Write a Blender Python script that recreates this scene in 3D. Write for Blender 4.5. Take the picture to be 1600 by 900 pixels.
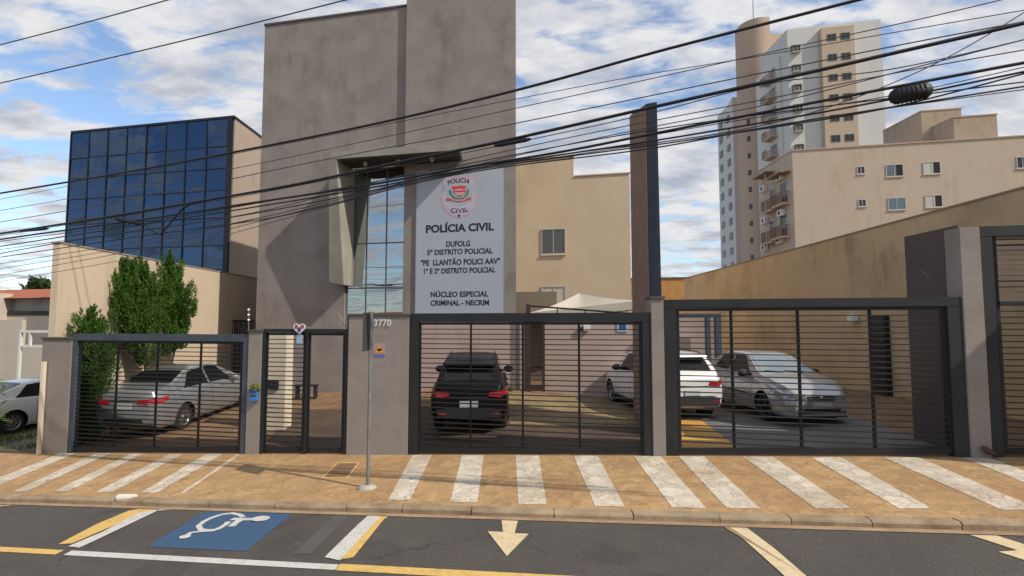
import bpy, bmesh, math, random
import numpy as np
from mathutils import Vector, Matrix
random.seed(7)
rng = np.random.default_rng(11)
D = bpy.data
for o in list(D.objects): D.objects.remove(o)
scene = bpy.context.scene
COL = scene.collection

# ------------------------------------------------------------------ camera
F = 850.0
PITCH = math.atan(57.0 / F)
cd = D.cameras.new('camera'); cam = D.objects.new('camera', cd); COL.objects.link(cam)
cd.sensor_width = 36.0; cd.lens = 36.0 * F / 1600.0
cd.clip_start = 0.1; cd.clip_end = 3000
cam.location = (0, 0, 0); cam.rotation_euler = (math.pi / 2 + PITCH, 0, 0)
scene.camera = cam

# ------------------------------------------------------------------ light
SUN_EL = math.radians(41.0)
SUN_AZ = math.atan2(0.85, -0.527)
world = D.worlds.new('World'); scene.world = world; world.use_nodes = True
SKY_STRENGTH = 0.105
def build_world():
    nt = world.node_tree; N = nt.nodes; L = nt.links; N.clear()
    out = N.new('ShaderNodeOutputWorld'); bg = N.new('ShaderNodeBackground')
    sky = N.new('ShaderNodeTexSky'); sky.sky_type = 'NISHITA'; sky.sun_disc = False
    sky.sun_elevation = SUN_EL; sky.sun_rotation = SUN_AZ
    sky.air_density = 1.0; sky.dust_density = 0.6; sky.ozone_density = 2.0
    tc = N.new('ShaderNodeTexCoord'); sp = N.new('ShaderNodeSeparateXYZ')
    L.new(tc.outputs['Generated'], sp.inputs[0])
    def math_(op, a, b=None, clamp=False):
        m = N.new('ShaderNodeMath'); m.operation = op; m.use_clamp = clamp
        for i, v in enumerate((a, b)):
            if v is None: continue
            if isinstance(v, (int, float)): m.inputs[i].default_value = v
            else: L.new(v, m.inputs[i])
        return m.outputs[0]
    zz = math_('ADD', math_('MAXIMUM', sp.outputs[2], 0.0), 0.16)
    cb = N.new('ShaderNodeCombineXYZ')
    L.new(math_('DIVIDE', sp.outputs[0], zz), cb.inputs[0])
    L.new(math_('DIVIDE', sp.outputs[1], zz), cb.inputs[1])
    mp = N.new('ShaderNodeMapping'); mp.inputs['Location'].default_value = (3.1, 1.7, 0.0)
    mp.inputs['Rotation'].default_value = (0, 0, 0.5); mp.inputs['Scale'].default_value = (1.0, 1.55, 1.0)
    L.new(cb.outputs[0], mp.inputs[0])
    def noise(scale, detail, rough, dist, vec):
        n = N.new('ShaderNodeTexNoise'); n.inputs['Scale'].default_value = scale
        n.inputs['Detail'].default_value = detail; n.inputs['Roughness'].default_value = rough
        n.inputs['Distortion'].default_value = dist; L.new(vec, n.inputs['Vector']); return n.outputs[0]
    big = noise(0.9, 3, 0.5, 0.2, mp.outputs[0])
    mid = noise(4.4, 10, 0.58, 0.3, mp.outputs[0])
    cov = math_('ADD', math_('MULTIPLY', big, 0.40), math_('MULTIPLY', mid, 0.80))
    # thicker cloud towards the right of the street, thinner to the left
    cov = math_('ADD', cov, math_('MULTIPLY', sp.outputs[0], 0.075))
    rp = N.new('ShaderNodeMapRange'); rp.interpolation_type = 'SMOOTHSTEP'
    rp.inputs[1].default_value = 0.46; rp.inputs[2].default_value = 0.63; L.new(cov, rp.inputs[0])
    shade = noise(2.6, 6, 0.6, 0.1, mp.outputs[0])
    cr = N.new('ShaderNodeValToRGB'); e = cr.color_ramp.elements
    e[0].position = 0.36; e[0].color = (4.6, 5.0, 5.9, 1); e[1].position = 0.58; e[1].color = (8.6, 8.6, 8.8, 1)
    L.new(shade, cr.inputs[0])
    hs = N.new('ShaderNodeHueSaturation'); hs.inputs['Saturation'].default_value = 1.0; hs.inputs['Value'].default_value = 2.0
    L.new(sky.outputs[0], hs.inputs['Color'])
    mx = N.new('ShaderNodeMix'); mx.data_type = 'RGBA'
    L.new(rp.outputs[0], mx.inputs[0]); L.new(hs.outputs[0], mx.inputs[6]); L.new(cr.outputs[0], mx.inputs[7])
    L.new(mx.outputs[2], bg.inputs[0]); bg.inputs[1].default_value = SKY_STRENGTH
    L.new(bg.outputs[0], out.inputs[0])
build_world()
sd = D.lights.new('sun', 'SUN'); sd.energy = 4.6; sd.angle = math.radians(0.6); sd.color = (1.0, 0.92, 0.79)
sun = D.objects.new('sun', sd); COL.objects.link(sun)
sdir = Vector((-0.85 * math.cos(SUN_EL), 0.527 * math.cos(SUN_EL), -math.sin(SUN_EL)))
sun.rotation_euler = sdir.to_track_quat('-Z', 'Y').to_euler(); sun.location = (20, -15, 25)
scene.view_settings.view_transform = 'Standard'; scene.view_settings.look = 'None'
scene.view_settings.exposure = -0.15; scene.view_settings.gamma = 1.0; scene.view_settings.use_curve_mapping = False

# ------------------------------------------------------------------ site geometry
# the street fronts run along E (a parallelogram block), the plot boundaries run along +y
TA = F / 3800.0
ANG = math.atan(TA); CA, SA = math.cos(ANG), math.sin(ANG)
E = Vector((CA, -SA, 0)); NF = Vector((-SA, -CA, 0))
CT, ST = math.cos(PITCH), math.sin(PITCH)
def ray(px, py):
    r, u = (px - 800) / F, (450 - py) / F
    y = CT - u * ST; z = ST + u * CT
    return r / y, z / y
def W(px, py, y):
    r, z = ray(px, py); return Vector((r * y, y, z * y))
def P(s, t, z=0.0): return Vector((s * CA, t - s * SA, z))
def FS(px, T, py=560):                     # coordinate along a front plane at depth T
    r, _ = ray(px, py); y = T / (1 + r * TA); return r * y / CA
def FZ(px, py, T):
    r, z = ray(px, py); y = T / (1 + r * TA); return z * y
def clamp(v, a, b): return max(a, min(b, v))
GN = [(-60, 0.03), (-13, 0.03), (-11, 0.065), (0, 0.065), (2, 0.03), (4.4, -0.015), (7, 0.0), (12, -0.01), (60, 0.0)]
def grade(s):
    for (a, ga), (b, gb) in zip(GN, GN[1:]):
        if a <= s <= b: return ga + (gb - ga) * (s - a) / (b - a)
    return 0.0
ROADZ = -2.69
def G(s, t):
    lat = 0.047 * clamp(s, -45, 45)
    if t < 7.88: return ROADZ + lat
    if t < 10.68: return -2.60 + 0.10 * clamp((t - 7.95) / 2.65, 0, 1) + lat
    return -2.5 + lat + grade(s) * min(t - 10.68, 12)
def GXY(x, y): return G(x / CA, y + x * TA)
def ongr(px, py, dz=0.0):
    r, z = ray(px, py); y = 8.0
    for _ in range(60):
        y += 0.6 * (GXY(r * y, y) / z - y)
    return Vector((r * y, y, GXY(r * y, y) + dz))

# ------------------------------------------------------------------ materials
MATS = {}
def M(name, col, rough=0.75, metal=0.0, var=0.0, scale=3.0, bump=0.0, bscale=40.0, streak=0.0, coat=0.0,
      dirt=None, dirtamt=0.0, dscale=1.2, spec=0.5, emit=0.0, island=0.0):
    if name in MATS: return MATS[name]
    m = D.materials.new(name); m.use_nodes = True; nt = m.node_tree; N = nt.nodes; L = nt.links
    b = N['Principled BSDF']; c = (*col, 1)
    b.inputs['Base Color'].default_value = c; b.inputs['Roughness'].default_value = rough
    b.inputs['Metallic'].default_value = metal; b.inputs['Coat Weight'].default_value = coat
    b.inputs['Specular IOR Level'].default_value = spec
    tc = N.new('ShaderNodeTexCoord'); vec = tc.outputs['Object']
    def noise(scale, detail=6, rough=0.6, v=vec):
        n = N.new('ShaderNodeTexNoise'); n.inputs['Scale'].default_value = scale
        n.inputs['Detail'].default_value = detail; n.inputs['Roughness'].default_value = rough
        L.new(v, n.inputs['Vector']); return n.outputs[0]
    cur = None
    def mix(fac, a, bcol, mode='MIX'):
        mx = N.new('ShaderNodeMix'); mx.data_type = 'RGBA'; mx.blend_type = mode
        if isinstance(fac, float): mx.inputs[0].default_value = fac
        else: L.new(fac, mx.inputs[0])
        for i, q in ((6, a), (7, bcol)):
            if isinstance(q, tuple): mx.inputs[i].default_value = q
            else: L.new(q, mx.inputs[i])
        return mx.outputs[2]
    def rng_(v, a, b2, c2=0.0, d2=1.0):
        r = N.new('ShaderNodeMapRange'); L.new(v, r.inputs[0])
        for i, q in enumerate((a, b2, c2, d2)): r.inputs[i + 1].default_value = q
        return r.outputs[0]
    cur = c
    if var:
        lo = tuple(x * (1 - var) for x in col) + (1,); hi = tuple(min(1, x * (1 + var)) for x in col) + (1,)
        cur = mix(rng_(noise(scale), 0.3, 0.7), lo, hi)
        cur = mix(rng_(noise(scale * 9, 3), 0.3, 0.7, 0.0, 0.35), cur, tuple(x * (1 - var) for x in col) + (1,))
    if island:
        gi = N.new('ShaderNodeNewGeometry')
        hs = N.new('ShaderNodeHueSaturation')
        L.new(rng_(gi.outputs['Random Per Island'], 0, 1, 1 - island, 1 + island), hs.inputs['Value'])
        if isinstance(cur, tuple): hs.inputs['Color'].default_value = cur
        else: L.new(cur, hs.inputs['Color'])
        cur = hs.outputs[0]
    if streak:
        mp = N.new('ShaderNodeMapping'); mp.inputs['Scale'].default_value = (1.5, 1.5, 0.22); L.new(vec, mp.inputs[0])
        f0 = rng_(noise(1.6, 8, 0.75, mp.outputs[0]), 0.50, 0.74, 0.0, streak)
        mm = N.new('ShaderNodeMath'); mm.operation = 'MULTIPLY'; L.new(f0, mm.inputs[0]); sg_ = N.new('ShaderNodeSeparateXYZ'); L.new(tc.outputs['Generated'], sg_.inputs[0]); m2 = N.new('ShaderNodeMath'); m2.operation = 'MULTIPLY'
        L.new(rng_(noise(0.45, 4), 0.42, 0.62, 0.1, 1.3), m2.inputs[0]); L.new(rng_(sg_.outputs[2], 0.5, 1.0, 0.6, 1.8), m2.inputs[1]); L.new(m2.outputs[0], mm.inputs[1]); f = mm.outputs[0]
        cur = mix(f, cur, tuple(x * 0.42 for x in col) + (1,))
    if dirt:
        f = rng_(noise(dscale, 8, 0.65), 0.48, 0.72, 0.0, dirtamt)
        cur = mix(f, cur, (*dirt, 1))
    if not isinstance(cur, tuple): L.new(cur, b.inputs['Base Color'])
    if bump:
        bp = N.new('ShaderNodeBump'); bp.inputs['Strength'].default_value = bump; bp.inputs['Distance'].default_value = 0.02
        L.new(noise(bscale, 5), bp.inputs['Height']); L.new(bp.outputs[0], b.inputs['Normal'])
    if emit:
        b.inputs['Emission Color'].default_value = c; b.inputs['Emission Strength'].default_value = emit
    MATS[name] = m; return m

def paving(name, col, joint, stain, scale=3.2, paint=None, rough=0.85, jw=0.05, jamt=0.6):
    """irregular broken-stone paving: joints, per-stone tone, stains, optional worn paint"""
    m = D.materials.new(name); m.use_nodes = True; nt = m.node_tree; N = nt.nodes; L = nt.links
    b = N['Principled BSDF']; b.inputs['Roughness'].default_value = rough
    tc = N.new('ShaderNodeTexCoord'); geo = N.new('ShaderNodeNewGeometry')
    vec = geo.outputs['Position']
    nz = N.new('ShaderNodeTexNoise'); nz.inputs['Scale'].default_value = 4; nz.inputs['Detail'].default_value = 3; L.new(vec, nz.inputs['Vector'])
    ad = N.new('ShaderNodeMixRGB'); ad.blend_type = 'LINEAR_LIGHT'; ad.inputs[0].default_value = 0.12
    L.new(vec, ad.inputs[1]); L.new(nz.outputs['Color'], ad.inputs[2])
    fl = N.new('ShaderNodeMapping'); fl.inputs['Scale'].default_value = (1, 1, 0.0); L.new(ad.outputs[0], fl.inputs[0])
    ve = N.new('ShaderNodeTexVoronoi'); ve.feature = 'DISTANCE_TO_EDGE'; ve.inputs['Scale'].default_value = scale; L.new(fl.outputs[0], ve.inputs['Vector'])
    vc = N.new('ShaderNodeTexVoronoi'); vc.inputs['Scale'].default_value = scale; L.new(fl.outputs[0], vc.inputs['Vector'])
    def mr(v, a, b2, c2, d2):
        r = N.new('ShaderNodeMapRange'); L.new(v, r.inputs[0])
        for i, q in enumerate((a, b2, c2, d2)): r.inputs[i + 1].default_value = q
        return r.outputs[0]
    def mix(f, a, b2, mode='MIX'):
        mx = N.new('ShaderNodeMix'); mx.data_type = 'RGBA'; mx.blend_type = mode
        if isinstance(f, float): mx.inputs[0].default_value = f
        else: L.new(f, mx.inputs[0])
        for i, q in ((6, a), (7, b2)):
            if isinstance(q, tuple): mx.inputs[i].default_value = (*q, 1) if len(q) == 3 else q
            else: L.new(q, mx.inputs[i])
        return mx.outputs[2]
    def noise(s, d=6, r=0.6):
        n = N.new('ShaderNodeTexNoise'); n.inputs['Scale'].default_value = s; n.inputs['Detail'].default_value = d
        n.inputs['Roughness'].default_value = r; L.new(vec, n.inputs['Vector']); return n.outputs[0]
    sepc = N.new('ShaderNodeSeparateColor'); L.new(vc.outputs['Color'], sepc.inputs[0])
    base = mix(mr(sepc.outputs[0], 0, 1, 0, 1), tuple(x * 0.82 for x in col), tuple(min(1, x * 1.15) for x in col))
    base = mix(mr(noise(0.7, 8), 0.45, 0.68, 0.0, 0.75), base, stain)
    base = mix(mr(noise(22, 5, 0.7), 0.42, 0.68, 0.0, 0.5), base, tuple(x * 0.55 for x in col))
    base = mix(mr(noise(3.2, 8, 0.7), 0.5, 0.72, 0.0, 0.55), base, tuple(x * 0.62 for x in stain))
    jf = mr(ve.outputs['Distance'], 0.0, jw, jamt, 0.0)
    jn = N.new('ShaderNodeMath'); jn.operation = 'MULTIPLY'; L.new(jf, jn.inputs[0]); L.new(mr(noise(1.7, 3), 0.38, 0.58, 0.15, 1.0), jn.inputs[1])
    base = mix(jn.outputs[0], base, joint)
    L.new(base, b.inputs['Base Color'])
    bp = N.new('ShaderNodeBump'); bp.inputs['Strength'].default_value = 0.35; bp.inputs['Distance'].default_value = 0.01
    hh = N.new('ShaderNodeMath'); hh.operation = 'SUBTRACT'; L.new(noise(30, 4), hh.inputs[0]); L.new(jn.outputs[0], hh.inputs[1])
    L.new(hh.outputs[0], bp.inputs['Height']); L.new(bp.outputs[0], b.inputs['Normal'])
    return m

def roadpaint(name, col, under, wear=0.45):
    m = D.materials.new(name); m.use_nodes = True; nt = m.node_tree; N = nt.nodes; L = nt.links
    b = N['Principled BSDF']; b.inputs['Roughness'].default_value = 0.75
    geo = N.new('ShaderNodeNewGeometry')
    def noise(s, d=8, r=0.7):
        n = N.new('ShaderNodeTexNoise'); n.inputs['Scale'].default_value = s; n.inputs['Detail'].default_value = d
        n.inputs['Roughness'].default_value = r; L.new(geo.outputs['Position'], n.inputs['Vector']); return n.outputs[0]
    r = N.new('ShaderNodeMapRange'); L.new(noise(7), r.inputs[0])
    for i, q in enumerate((0.5, 0.75, 0.0, wear)): r.inputs[i + 1].default_value = q
    r2 = N.new('ShaderNodeMapRange'); L.new(noise(60, 3), r2.inputs[0])
    for i, q in enumerate((0.45, 0.75, 0.0, wear)): r2.inputs[i + 1].default_value = q
    ad = N.new('ShaderNodeMath'); ad.operation = 'ADD'; ad.use_clamp = True; L.new(r.outputs[0], ad.inputs[0]); L.new(r2.outputs[0], ad.inputs[1])
    mx = N.new('ShaderNodeMix'); mx.data_type = 'RGBA'; L.new(ad.outputs[0], mx.inputs[0])
    mx.inputs[6].default_value = (*col, 1); mx.inputs[7].default_value = (*under, 1)
    L.new(mx.outputs[2], b.inputs['Base Color']); return m

def asphalt_mat():
    m = D.materials.new('asphalt'); m.use_nodes = True; nt = m.node_tree; N = nt.nodes; L = nt.links
    b = N['Principled BSDF']; b.inputs['Roughness'].default_value = 0.85
    geo = N.new('ShaderNodeNewGeometry'); vec = geo.outputs['Position']
    def noise(s, d=6, r=0.6, dist=0.0):
        n = N.new('ShaderNodeTexNoise'); n.inputs['Scale'].default_value = s; n.inputs['Detail'].default_value = d
        n.inputs['Roughness'].default_value = r; n.inputs['Distortion'].default_value = dist; L.new(vec, n.inputs['Vector']); return n.outputs[0]
    def mr(v, a, b2, c2, d2):
        r = N.new('ShaderNodeMapRange'); L.new(v, r.inputs[0])
        for i, q in enumerate((a, b2, c2, d2)): r.inputs[i + 1].default_value = q
        return r.outputs[0]
    def mix(f, a, b2):
        mx = N.new('ShaderNodeMix'); mx.data_type = 'RGBA'; L.new(f, mx.inputs[0])
        for i, q in ((6, a), (7, b2)):
            if isinstance(q, tuple): mx.inputs[i].default_value = (*q, 1)
            else: L.new(q, mx.inputs[i])
        return mx.outputs[2]
    c = mix(mr(noise(0.8, 8), 0.35, 0.7, 0, 1), (0.062, 0.053, 0.046), (0.086, 0.073, 0.062))
    c = mix(mr(noise(70, 3), 0.48, 0.72, 0, 0.8), c, (0.14, 0.13, 0.12))
    c = mix(mr(noise(45, 3), 0.52, 0.74, 0, 0.8), c, (0.02, 0.02, 0.02))
    c = mix(mr(noise(2.2, 9, 0.75, 1.0), 0.60, 0.72, 0, 0.5), c, (0.14, 0.13, 0.12))
    c = mix(mr(noise(0.35, 5, 0.6, 2.0), 0.55, 0.62, 0, 0.5), c, (0.045, 0.042, 0.04))
    c = mix(mr(noise(14, 3, 0.5), 0.72, 0.78, 0, 0.7), c, (0.25, 0.22, 0.18))
    v = N.new('ShaderNodeTexVoronoi'); v.feature = 'DISTANCE_TO_EDGE'; v.inputs['Scale'].default_value = 0.33
    nz = N.new('ShaderNodeTexNoise'); nz.inputs['Scale'].default_value = 3; nz.inputs['Detail'].default_value = 6; L.new(vec, nz.inputs['Vector'])
    ad = N.new('ShaderNodeMixRGB'); ad.blend_type = 'LINEAR_LIGHT'; ad.inputs[0].default_value = 0.25
    L.new(vec, ad.inputs[1]); L.new(nz.outputs['Color'], ad.inputs[2]); L.new(ad.outputs[0], v.inputs['Vector'])
    cr = N.new('ShaderNodeMath'); cr.operation = 'MULTIPLY'
    L.new(mr(v.outputs['Distance'], 0.0, 0.006, 0.8, 0.0), cr.inputs[0]); L.new(mr(noise(0.5, 2), 0.5, 0.6, 0, 1), cr.inputs[1])
    c = mix(cr.outputs[0], c, (0.012, 0.011, 0.01))
    L.new(c, b.inputs['Base Color'])
    bp = N.new('ShaderNodeBump'); bp.inputs['Strength'].default_value = 0.5; bp.inputs['Distance'].default_value = 0.006
    L.new(noise(160, 3), bp.inputs['Height']); L.new(bp.outputs[0], b.inputs['Normal'])
    return m

def glass_mirror(name, tint, rough=0.02, wob=0.02, metal=1.0):
    m = D.materials.new(name); m.use_nodes = True; nt = m.node_tree; N = nt.nodes; L = nt.links
    b = N['Principled BSDF']; b.inputs['Base Color'].default_value = (*tint, 1); b.inputs['Metallic'].default_value = metal
    b.inputs['Roughness'].default_value = rough
    geo = N.new('ShaderNodeTexCoord'); n = N.new('ShaderNodeTexNoise'); n.inputs['Scale'].default_value = 0.9; n.inputs['Detail'].default_value = 1
    L.new(geo.outputs['Object'], n.inputs['Vector'])
    bp = N.new('ShaderNodeBump'); bp.inputs['Strength'].default_value = wob; bp.inputs['Distance'].default_value = 1.0
    L.new(n.outputs[0], bp.inputs['Height']); L.new(bp.outputs[0], b.inputs['Normal']); return m

MAT = dict(
    asphalt=asphalt_mat(),
    pave=paving('pavement_stone', (0.47, 0.295, 0.14), (0.15, 0.09, 0.045), (0.36, 0.20, 0.09), scale=6.0, jw=0.045, jamt=0.6),
    pavewhite=paving('white_painted_stone', (0.66, 0.58, 0.47), (0.22, 0.15, 0.10), (0.47, 0.36, 0.24), scale=6.0, jw=0.05, jamt=0.8),
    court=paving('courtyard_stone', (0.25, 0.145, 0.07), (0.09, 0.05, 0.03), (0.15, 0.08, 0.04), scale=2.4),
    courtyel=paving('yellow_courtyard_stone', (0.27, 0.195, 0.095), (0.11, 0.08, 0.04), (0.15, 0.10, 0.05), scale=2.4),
    shadestone=paving('painted_shade_stone', (0.10, 0.065, 0.042), (0.04, 0.027, 0.02), (0.06, 0.04, 0.025), scale=2.4),  # courtyard stone with the shade behind the gates put into its colour
    darkframe=M('dark_window_frame', (0.12, 0.115, 0.11), 0.6), baytan=M('bay_tan_render', (0.50, 0.40, 0.305), 0.9, var=0.05, scale=0.2, streak=0.2),
    ochre=roadpaint('ochre_floor_paint', (0.62, 0.33, 0.06), (0.3, 0.17, 0.07)),
    concfloor=M('concrete_floor', (0.17, 0.165, 0.16), 0.8, var=0.25, scale=1.5, dirt=(0.12, 0.1, 0.08), dirtamt=0.5, bump=0.2),
    soil=M('soil', (0.17, 0.13, 0.085), 0.95, var=0.3, scale=1.5, bump=0.5),
    kerb=M('kerb_concrete', (0.35, 0.265, 0.17), 0.9, var=0.3, scale=2.5, dirt=(0.17, 0.095, 0.05), dirtamt=0.8, dscale=2, bump=0.5),
    gutter=M('gutter_cement', (0.37, 0.25, 0.155), 0.9, var=0.25, scale=2, dirt=(0.22, 0.12, 0.06), dirtamt=0.7, dscale=3, bump=0.4),
    yellow=roadpaint('yellow_road_paint', (0.72, 0.47, 0.14), (0.06, 0.055, 0.05), 0.4),
    cream=roadpaint('cream_road_paint', (0.70, 0.56, 0.34), (0.06, 0.055, 0.05), 0.35),
    white=roadpaint('white_road_paint', (0.62, 0.60, 0.56), (0.06, 0.055, 0.05), 0.4),
    blue=roadpaint('blue_road_paint', (0.034, 0.095, 0.20), (0.065, 0.065, 0.065), 0.6),
    tower=M('grey_brown_render', (0.275, 0.24, 0.218), 0.9, var=0.13, scale=1.3, streak=0.45, dirt=(0.15, 0.125, 0.11), dirtamt=0.55, dscale=0.9, bump=0.15),
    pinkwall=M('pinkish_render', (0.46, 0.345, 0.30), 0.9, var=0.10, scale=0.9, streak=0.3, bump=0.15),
    frameconc=M('greenish_concrete', (0.30, 0.285, 0.235), 0.85, var=0.15, scale=2, streak=0.3, bump=0.15),
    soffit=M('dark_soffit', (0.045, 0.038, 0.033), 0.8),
    fencewall=M('grey_cement_render', (0.29, 0.255, 0.23), 0.9, var=0.12, scale=1.2, streak=0.3, dirt=(0.2, 0.165, 0.14), dirtamt=0.5, dscale=1.0, bump=0.3),
    copingm=M('dark_coping', (0.09, 0.085, 0.085), 0.8, var=0.2, scale=5),
    steel=M('grey_painted_steel', (0.014, 0.017, 0.021), 0.6, metal=0.0, var=0.3, scale=2.5, bump=0.05, dirt=(0.035,0.03,0.027), dirtamt=0.3),
    steelblue=M('blue_grey_steel', (0.065, 0.083, 0.105), 0.5, metal=0.1, var=0.25, scale=2.5),
    slat=M('dark_slat_steel', (0.014, 0.015, 0.017), 0.55, metal=0.1, var=0.2, scale=3),
    beige=M('beige_render', (0.56, 0.455, 0.33), 0.9, var=0.06, scale=0.6, streak=0.18, dirt=(0.45, 0.34, 0.23), dirtamt=0.4, dscale=0.5, bump=0.1),
    beigewall=M('sand_render', (0.56, 0.455, 0.34), 0.9, var=0.06, scale=0.7, streak=0.15, bump=0.12),
    sidewall=M('ochre_boundary_render', (0.58, 0.43, 0.255), 0.9, var=0.09, scale=0.6, streak=0.5, dirt=(0.30, 0.20, 0.10), dirtamt=0.6, dscale=0.45, bump=0.15),
    rosybeige=M('rosy_beige_render', (0.52, 0.425, 0.335), 0.9, var=0.06, scale=0.3, streak=0.3, dirt=(0.40, 0.29, 0.19), dirtamt=0.6, dscale=0.3),
    roofblock=M('weathered_roof_render', (0.42, 0.33, 0.245), 0.9, var=0.12, scale=0.3, streak=0.5, dirt=(0.2, 0.16, 0.12), dirtamt=0.6, dscale=0.3),
    glassside=M('taupe_render', (0.37, 0.295, 0.24), 0.9, var=0.08, scale=0.5, streak=0.3),
    hrwhite=M('grey_white_render', (0.60, 0.60, 0.58), 0.9, var=0.05, scale=0.2, streak=0.15),
    hrbrown=M('tan_render', (0.47, 0.36, 0.275), 0.9, var=0.06, scale=0.2, streak=0.2),
    brownpanel=M('dark_brown_render', (0.115, 0.088, 0.078), 0.8, var=0.12, scale=2, streak=0.2),
    navy=M('navy_paint', (0.028, 0.034, 0.05), 0.6, var=0.3, scale=1.5, streak=0.3),
    rust=M('brown_paint', (0.26, 0.165, 0.115), 0.8, var=0.15, scale=2, streak=0.3),
    winframe=M('aluminium_frame', (0.45, 0.44, 0.42), 0.4, metal=0.3),
    winglass=glass_mirror('window_glass', (0.16, 0.18, 0.2), 0.08, 0.01, 0.6),
    darkglass=M('dark_window', (0.03, 0.032, 0.036), 0.15),
    curtain=M('pale_blind', (0.52, 0.5, 0.45), 0.8, var=0.1),
    curtainwall=glass_mirror('blue_curtain_glass', (0.062, 0.092, 0.150), 0.02, 0.010),
    towerglass=glass_mirror('entrance_glass', (0.40, 0.44, 0.47), 0.02, 0.004),
    mullion=M('black_mullion', (0.012, 0.014, 0.02), 0.4, metal=0.3),
    sign=M('sign_vinyl', (0.39, 0.425, 0.475), 0.45, var=0.03, scale=1.0),
    ink=M('black_ink', (0.012, 0.012, 0.02), 0.6),
    pinkink=M('pink_ink', (0.55, 0.36, 0.44), 0.6), redink=M('red_ink', (0.62, 0.05, 0.06), 0.6),
    greenink=M('green_ink', (0.05, 0.22, 0.17), 0.6), paleink=M('pale_ink', (0.55, 0.55, 0.6), 0.6),
    cable=M('black_cable', (0.012, 0.012, 0.015), 0.6), cablegrey=M('grey_cable', (0.05, 0.05, 0.065), 0.6),
    galv=M('galvanised_steel', (0.24, 0.25, 0.25), 0.5, metal=0.5, var=0.2, scale=8),
    whitepaint=M('white_paint', (0.72, 0.72, 0.70), 0.5, var=0.05, scale=3),
    creamp=M('cream_paint', (0.66, 0.58, 0.46), 0.8, var=0.08, scale=2, streak=0.2),
    tent=M('tent_canvas', (0.50, 0.46, 0.39), 0.8, var=0.08, scale=1.0, dirt=(0.36, 0.32, 0.25), dirtamt=0.5, dscale=1.5),
    blueplastic=M('blue_plastic', (0.06, 0.22, 0.55), 0.4), bluesign=M('blue_sign', (0.03, 0.08, 0.25), 0.4),
    orange=M('orange_ink', (0.75, 0.22, 0.05), 0.5),
    leaf=M('juniper_foliage', (0.055, 0.118, 0.017), 0.7, var=0.25, scale=2.2, island=0.45, spec=0.2),
    leafdark=M('broadleaf_foliage', (0.04, 0.075, 0.02), 0.7, var=0.3, scale=0.8, island=0.5, spec=0.2),
    leafyellow=M('yellow_green_leaves', (0.22, 0.24, 0.04), 0.7, island=0.4),
    grass=M('grass_blades', (0.07, 0.12, 0.025), 0.8, island=0.5, spec=0.2),
    bark=M('bark', (0.12, 0.085, 0.06), 0.95, var=0.3, scale=10, bump=0.6),
    rooftile=M('clay_tiles', (0.36, 0.11, 0.055), 0.9, var=0.3, scale=3, bump=0.5, bscale=12),
    greywall=M('weathered_grey_render', (0.30, 0.31, 0.31), 0.9, var=0.15, scale=0.7, streak=0.4),
    palewall=M('pale_render', (0.55, 0.49, 0.41), 0.9, var=0.06, scale=0.8, streak=0.15),
    black=M('matt_black', (0.01, 0.01, 0.01), 0.8),
    rubber=M('tyre_rubber', (0.018, 0.018, 0.018), 0.85, bump=0.2),
    rim=M('alloy', (0.35, 0.35, 0.36), 0.35, metal=0.9), rimdark=M('dark_alloy', (0.05, 0.05, 0.055), 0.4, metal=0.8),
    carglass=M('car_glass', (0.006, 0.007, 0.008), 0.05, spec=0.4), 
    screen=glass_mirror('windscreen_glass', (0.30, 0.34, 0.36), 0.05, 0.006, 0.55),
    silver=M('silver_car_paint', (0.42, 0.43, 0.44), 0.28, metal=0.45, coat=0.8, dirt=(0.2, 0.18, 0.16), dirtamt=0.2, dscale=2),
    silverdark=M('dark_silver_car_paint', (0.29, 0.30, 0.315), 0.28, metal=0.5, coat=0.8, dirt=(0.18, 0.16, 0.14), dirtamt=0.3, dscale=2),
    whitecar=M('white_car_paint', (0.68, 0.68, 0.67), 0.3, coat=0.8), blackcar=M('black_car_paint', (0.004, 0.004, 0.005), 0.35, coat=0.12, spec=0.15),
    trim=M('black_plastic_trim', (0.018, 0.018, 0.02), 0.6), redlens=M('red_lens', (0.38, 0.008, 0.02), 0.15, coat=0.8),
    clearlens=M('headlamp_lens', (0.38, 0.40, 0.42), 0.12, metal=0.5, coat=1.0), plate=M('number_plate', (0.42, 0.44, 0.46), 0.5),
    chrome=M('chrome', (0.55, 0.55, 0.56), 0.15, metal=1.0), brownwood=M('brown_block', (0.13, 0.07, 0.05), 0.9, var=0.2),
    concretel=M('concrete_lump', (0.42, 0.38, 0.33), 0.95, var=0.2, scale=8, bump=0.6),
    ironcover=M('rusty_cover', (0.22, 0.12, 0.07), 0.9, var=0.3, scale=6), cobble=M('white_plastic', (0.6, 0.6, 0.58), 0.5),
)

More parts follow.
